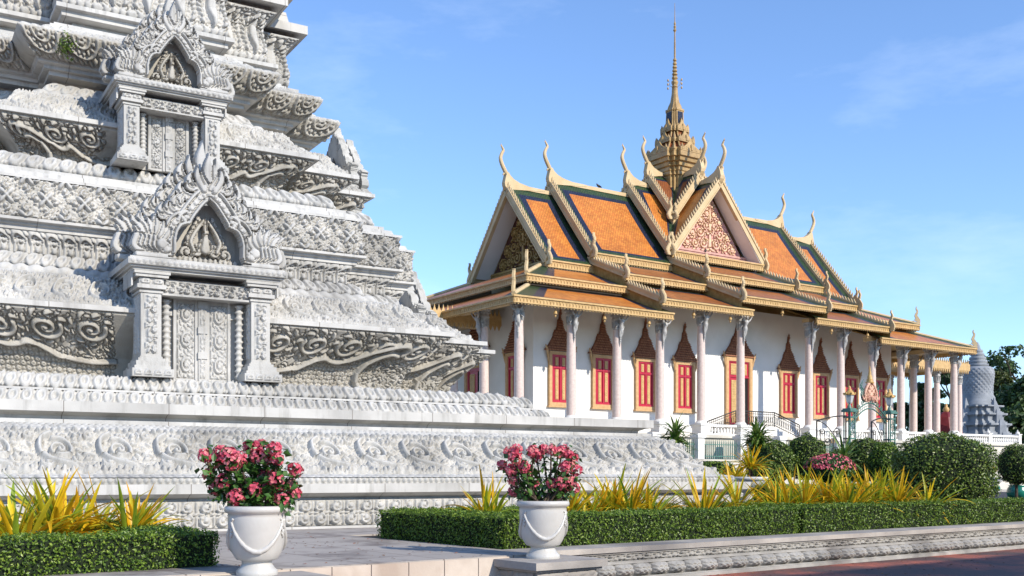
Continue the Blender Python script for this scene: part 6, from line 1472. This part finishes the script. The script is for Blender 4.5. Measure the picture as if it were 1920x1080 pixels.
def gate_leaf(x0, ang, w):
    r = empty('gate_leaf', (x0, 0, 0), ang); r.parent = gt; mb = MB()
    mb.box(0, .05, -.025, .025, ZG + .05, 4.0); mb.box(w - .05, w, -.025, .025, ZG + .05, 3.75); mb.box(0, w, -.02, .02, .6, .66); mb.box(0, w, -.02, .02, 1.6, 1.66)
    t = np.linspace(0, 1, 12); mb.tube(np.stack([w * t, 0 * t, 3.98 - .22 * t ** 2], 1), .03, 6); mb.tube(np.stack([w * .15 + w * .8 * t, 0 * t, 2.6 + 1.15 * np.sin(t * 1.57)], 1), .022, 5)
    for k in range(1, 7): mb.tube([(w * k / 7, 0, .66), (w * k / 7, 0, 2.5 + .9 * math.sin(k / 7 * 1.57))], .016, 5)
    for (x, z, q, d) in ((.3, 3.3, .16, 1), (.62, 2.9, .2, -1), (.35, 2.5, .18, 1), (.7, 2.2, .17, -1), (.3, 1.9, .16, 1), (.8, 3.3, .14, 1), (.55, 1.2, .2, 1)): scroll2(mb, w * x, z, q, d)
    o = mb.build('iron_scrollwork', M['black_iron'], r); o.location = (0, 0, 0)
    mb2 = MB(); [scroll2(mb2, w * x, z, .12, d, -.03) for x, z, d in ((.45, 2.9, 1), (.55, 1.9, -1))]; mb2.build('gilded_scroll', M['gate_gold'], r); return r
gate_leaf(-.2, math.pi - .55, 1.3); gate_leaf(2.5, math.pi + .12, 1.25)

# small grey stupa far behind, red roofed pavilion
fs = empty('grey_stupa', ((1833 - 960) / 1997 * 95, 95, 0), SANG, 'grey bell shaped stupa far behind the temple porch', 'stupa')
mb = MB()
for k, (r_, z0, z1) in enumerate(((3.4, .3, 2.0), (2.9, 2.0, 3.6), (2.45, 3.6, 5.0), (2.15, 5.0, 6.0), (1.85, 6.0, 6.9), (1.6, 6.9, 7.6))):
    for q, (e, f0, f1) in enumerate(((.25, 0, .18), (.10, .18, .3), (0, .3, .72), (.12, .72, .82), (.28, .82, 1))):
        for sc_, tr_ in ((1, .62), (.82, .82), (.62, 1)): rx, ry = (r_ + e) * sc_ * .98, (r_ + e) * tr_ * .98; mb.box(-rx, rx, -ry, ry, z0 + (z1 - z0) * f0 + .003 * q, z0 + (z1 - z0) * f1 + .002 * q)
    for c in range(4):
        a = c * math.pi / 2; x, y = math.cos(a) * r_ * 1.05, math.sin(a) * r_ * 1.05; mb.tube([(x, y, z0), (x, y, z0 + (z1 - z0) * .8), (x * .97, y * .97, z1 + .7)], [r_ * .28, r_ * .24, .03], 6)
mb.build('tiered_base', M['grey_stupa'], fs)
mb = MB(); mb.lathe([(1.55, 7.6), (1.6, 7.7), (1.5, 7.8), (1.55, 7.95), (1.42, 8.1), (1.46, 8.3), (1.30, 8.6), (1.26, 9.4), (1.34, 10.0), (1.36, 10.5), (1.30, 10.9), (1.12, 11.08), (.78, 11.12), (.92, 11.16), (.92, 11.34), (.70, 11.38), (.82, 11.46), (.80, 11.66), (.60, 11.70), (.72, 11.78), (.68, 11.98), (.48, 12.02), (.60, 12.1), (.56, 12.3), (.38, 12.34), (.48, 12.42), (.44, 12.62), (.28, 12.66), (.2, 13.0), (.06, 13.3)], seg=32)
n_, m_ = 60, 160; tt, aa = np.meshgrid(np.linspace(0, 1, n_), np.linspace(0, 2 * math.pi, m_)); R_ = np.interp(tt, [0, .35, .8, 1], [1.26, 1.26, 1.38, 1.30]) + .06 * np.abs(np.sin(aa * 10 + tt * 16)) * np.abs(np.sin(aa * 10 - tt * 16)); mb.grid(np.stack([R_ * np.cos(aa), R_ * np.sin(aa), 8.6 + 2.3 * tt], -1)); mb.build('bell', M['grey_stupa'], fs, True)
pv = empty('pavilion', ((1774 - 960) / 1997 * 82, 82, 0), PANG, 'small pavilion with a dark red domed roof and gold knob between the temple columns', 'pavilion')
mb = MB(); mb.box(-1.0, 1.0, -1.0, 1.0, .3, 4.2); mb.build('body', M['white'], pv)
mb = MB(); mb.lathe([(1.35, 4.2), (1.3, 4.4), (1.1, 5.2), (.8, 5.9), (.45, 6.25), (.2, 6.35)], seg=8); mb.build('roof', M['red_roof'] if 'red_roof' in M else mat('dark_red_roof', (.20, .03, .035), (.14, .02, .025), 3, .5), pv)
mb = MB(); mb.lathe([(.2, 6.35), (.26, 6.5), (.2, 6.65), (.1, 6.75), (.13, 6.85), (.02, 7.0)], seg=10); mb.build('finial', M['gold'], pv, True)

M['tree_leaf'] = leaf_mat('tree_leaves', [(.022, .048, .014), (.050, .095, .024), (.10, .155, .04)], 1.2, .5, .25)
M['tree_leaf_olive'] = leaf_mat('olive_tree_leaves', [(.035, .050, .012), (.075, .095, .022), (.12, .14, .035)], 1.2, .5, .25)
M['bark'] = mat('tree_bark', (.10, .08, .06), (.06, .045, .035), 4, .9, .5, 12)
def tree(label, px, Y, ytop, spread, seed, leafm='tree_leaf', nclump=46, trunk=.35, low=.30, size=.5, per=150, flat=.55):
    """trunk and forked limbs carrying leaf clumps with gaps between them"""
    rr = random.Random(seed); rg = np.random.default_rng(seed); x = (px - 960) / 1997 * Y; H_ = 1.5 + (890 - ytop) * Y / 1997 - .3
    r = empty('tree', (x, Y, .3), rr.uniform(0, 6), label, 'tree'); tb = MB(); lf = MB(); tips = []
    tb.tube([(0, 0, -.2), (.15, .05, H_ * .25), (.1, -.1, H_ * .5), (.2, .1, H_ * .78)], [trunk, trunk * .8, trunk * .55, trunk * .2], 9)
    for k in range(13):
        z = H_ * rr.uniform(low * .7, .75); a = rr.uniform(0, 6.28); l = spread * rr.uniform(.45, 1.0); m_ = (math.cos(a) * l * .5, math.sin(a) * l * .5, z + H_ * .10); e = (math.cos(a) * l, math.sin(a) * l, min(H_ * .95, z + H_ * rr.uniform(.10, .28)))
        tb.tube([(.1, 0, z), m_, e], [trunk * .35, trunk * .22, trunk * .06], 6); tips += [m_, e]
    for k in range(nclump):
        t = rr.random(); z = H_ * (low + (1 - low) * t); wd = spread * (math.sin(math.pi * min(1, .18 + .80 * t)) ** .7) * rr.uniform(.3, 1.0); a = rr.uniform(0, 6.28)
        c = np.array((math.cos(a) * wd, math.sin(a) * wd, min(H_ * .985, z))) if k > len(tips) // 2 else np.array(tips[rr.randrange(len(tips))])
        s = spread * rr.uniform(.16, .34); n = int(per * rr.uniform(.6, 1.4)); d = rg.normal(0, 1, (n, 3)); d /= np.linalg.norm(d, axis=1)[:, None]; P = c + d * (rg.random((n, 1)) ** .4) * s * np.array((1, 1, flat)); P[:, 2] = np.minimum(P[:, 2], H_ * 1.0)
        leaves_mesh(lf, P, d + np.array([0, 0, .5]), size, rg, .7, .6)
    lf.build('crown', M[leafm], r); tb.build('trunk', M['bark'], r, True); return r
tree('tall dark tree with open feathery crown at the right, nearest the grey stupa', 1853, 120, 655, 3.6, 1, nclump=34, per=120, low=.35, size=.42)
tree('tall spreading tree with gaps in its crown at the right border', 1905, 112, 652, 4.2, 2, nclump=38, per=120, low=.45, size=.42)
tree('dense dark tree low behind the grey stupa at the right border', 1900, 105, 735, 4.4, 3, nclump=60, per=230, low=.05)
tree('olive green tree beside the bell of the grey stupa', 1868, 108, 700, 2.6, 4, 'tree_leaf_olive', nclump=50, per=200, low=.2)
tree('tree seen between the last two temple columns', 1783, 118, 680, 3.2, 5, nclump=50, per=180, low=.15)
tree('round tree seen left of the red pavilion roof', 1735, 125, 735, 3.2, 6, nclump=56, per=200, low=.05)
tree('low tree seen through the porch nearest the hall wall', 1688, 128, 757, 3.6, 7, nclump=56, per=200, low=.05)
tree('dark tree mostly outside the right border', 1962, 100, 690, 5, 8, nclump=60, per=200, low=.1)
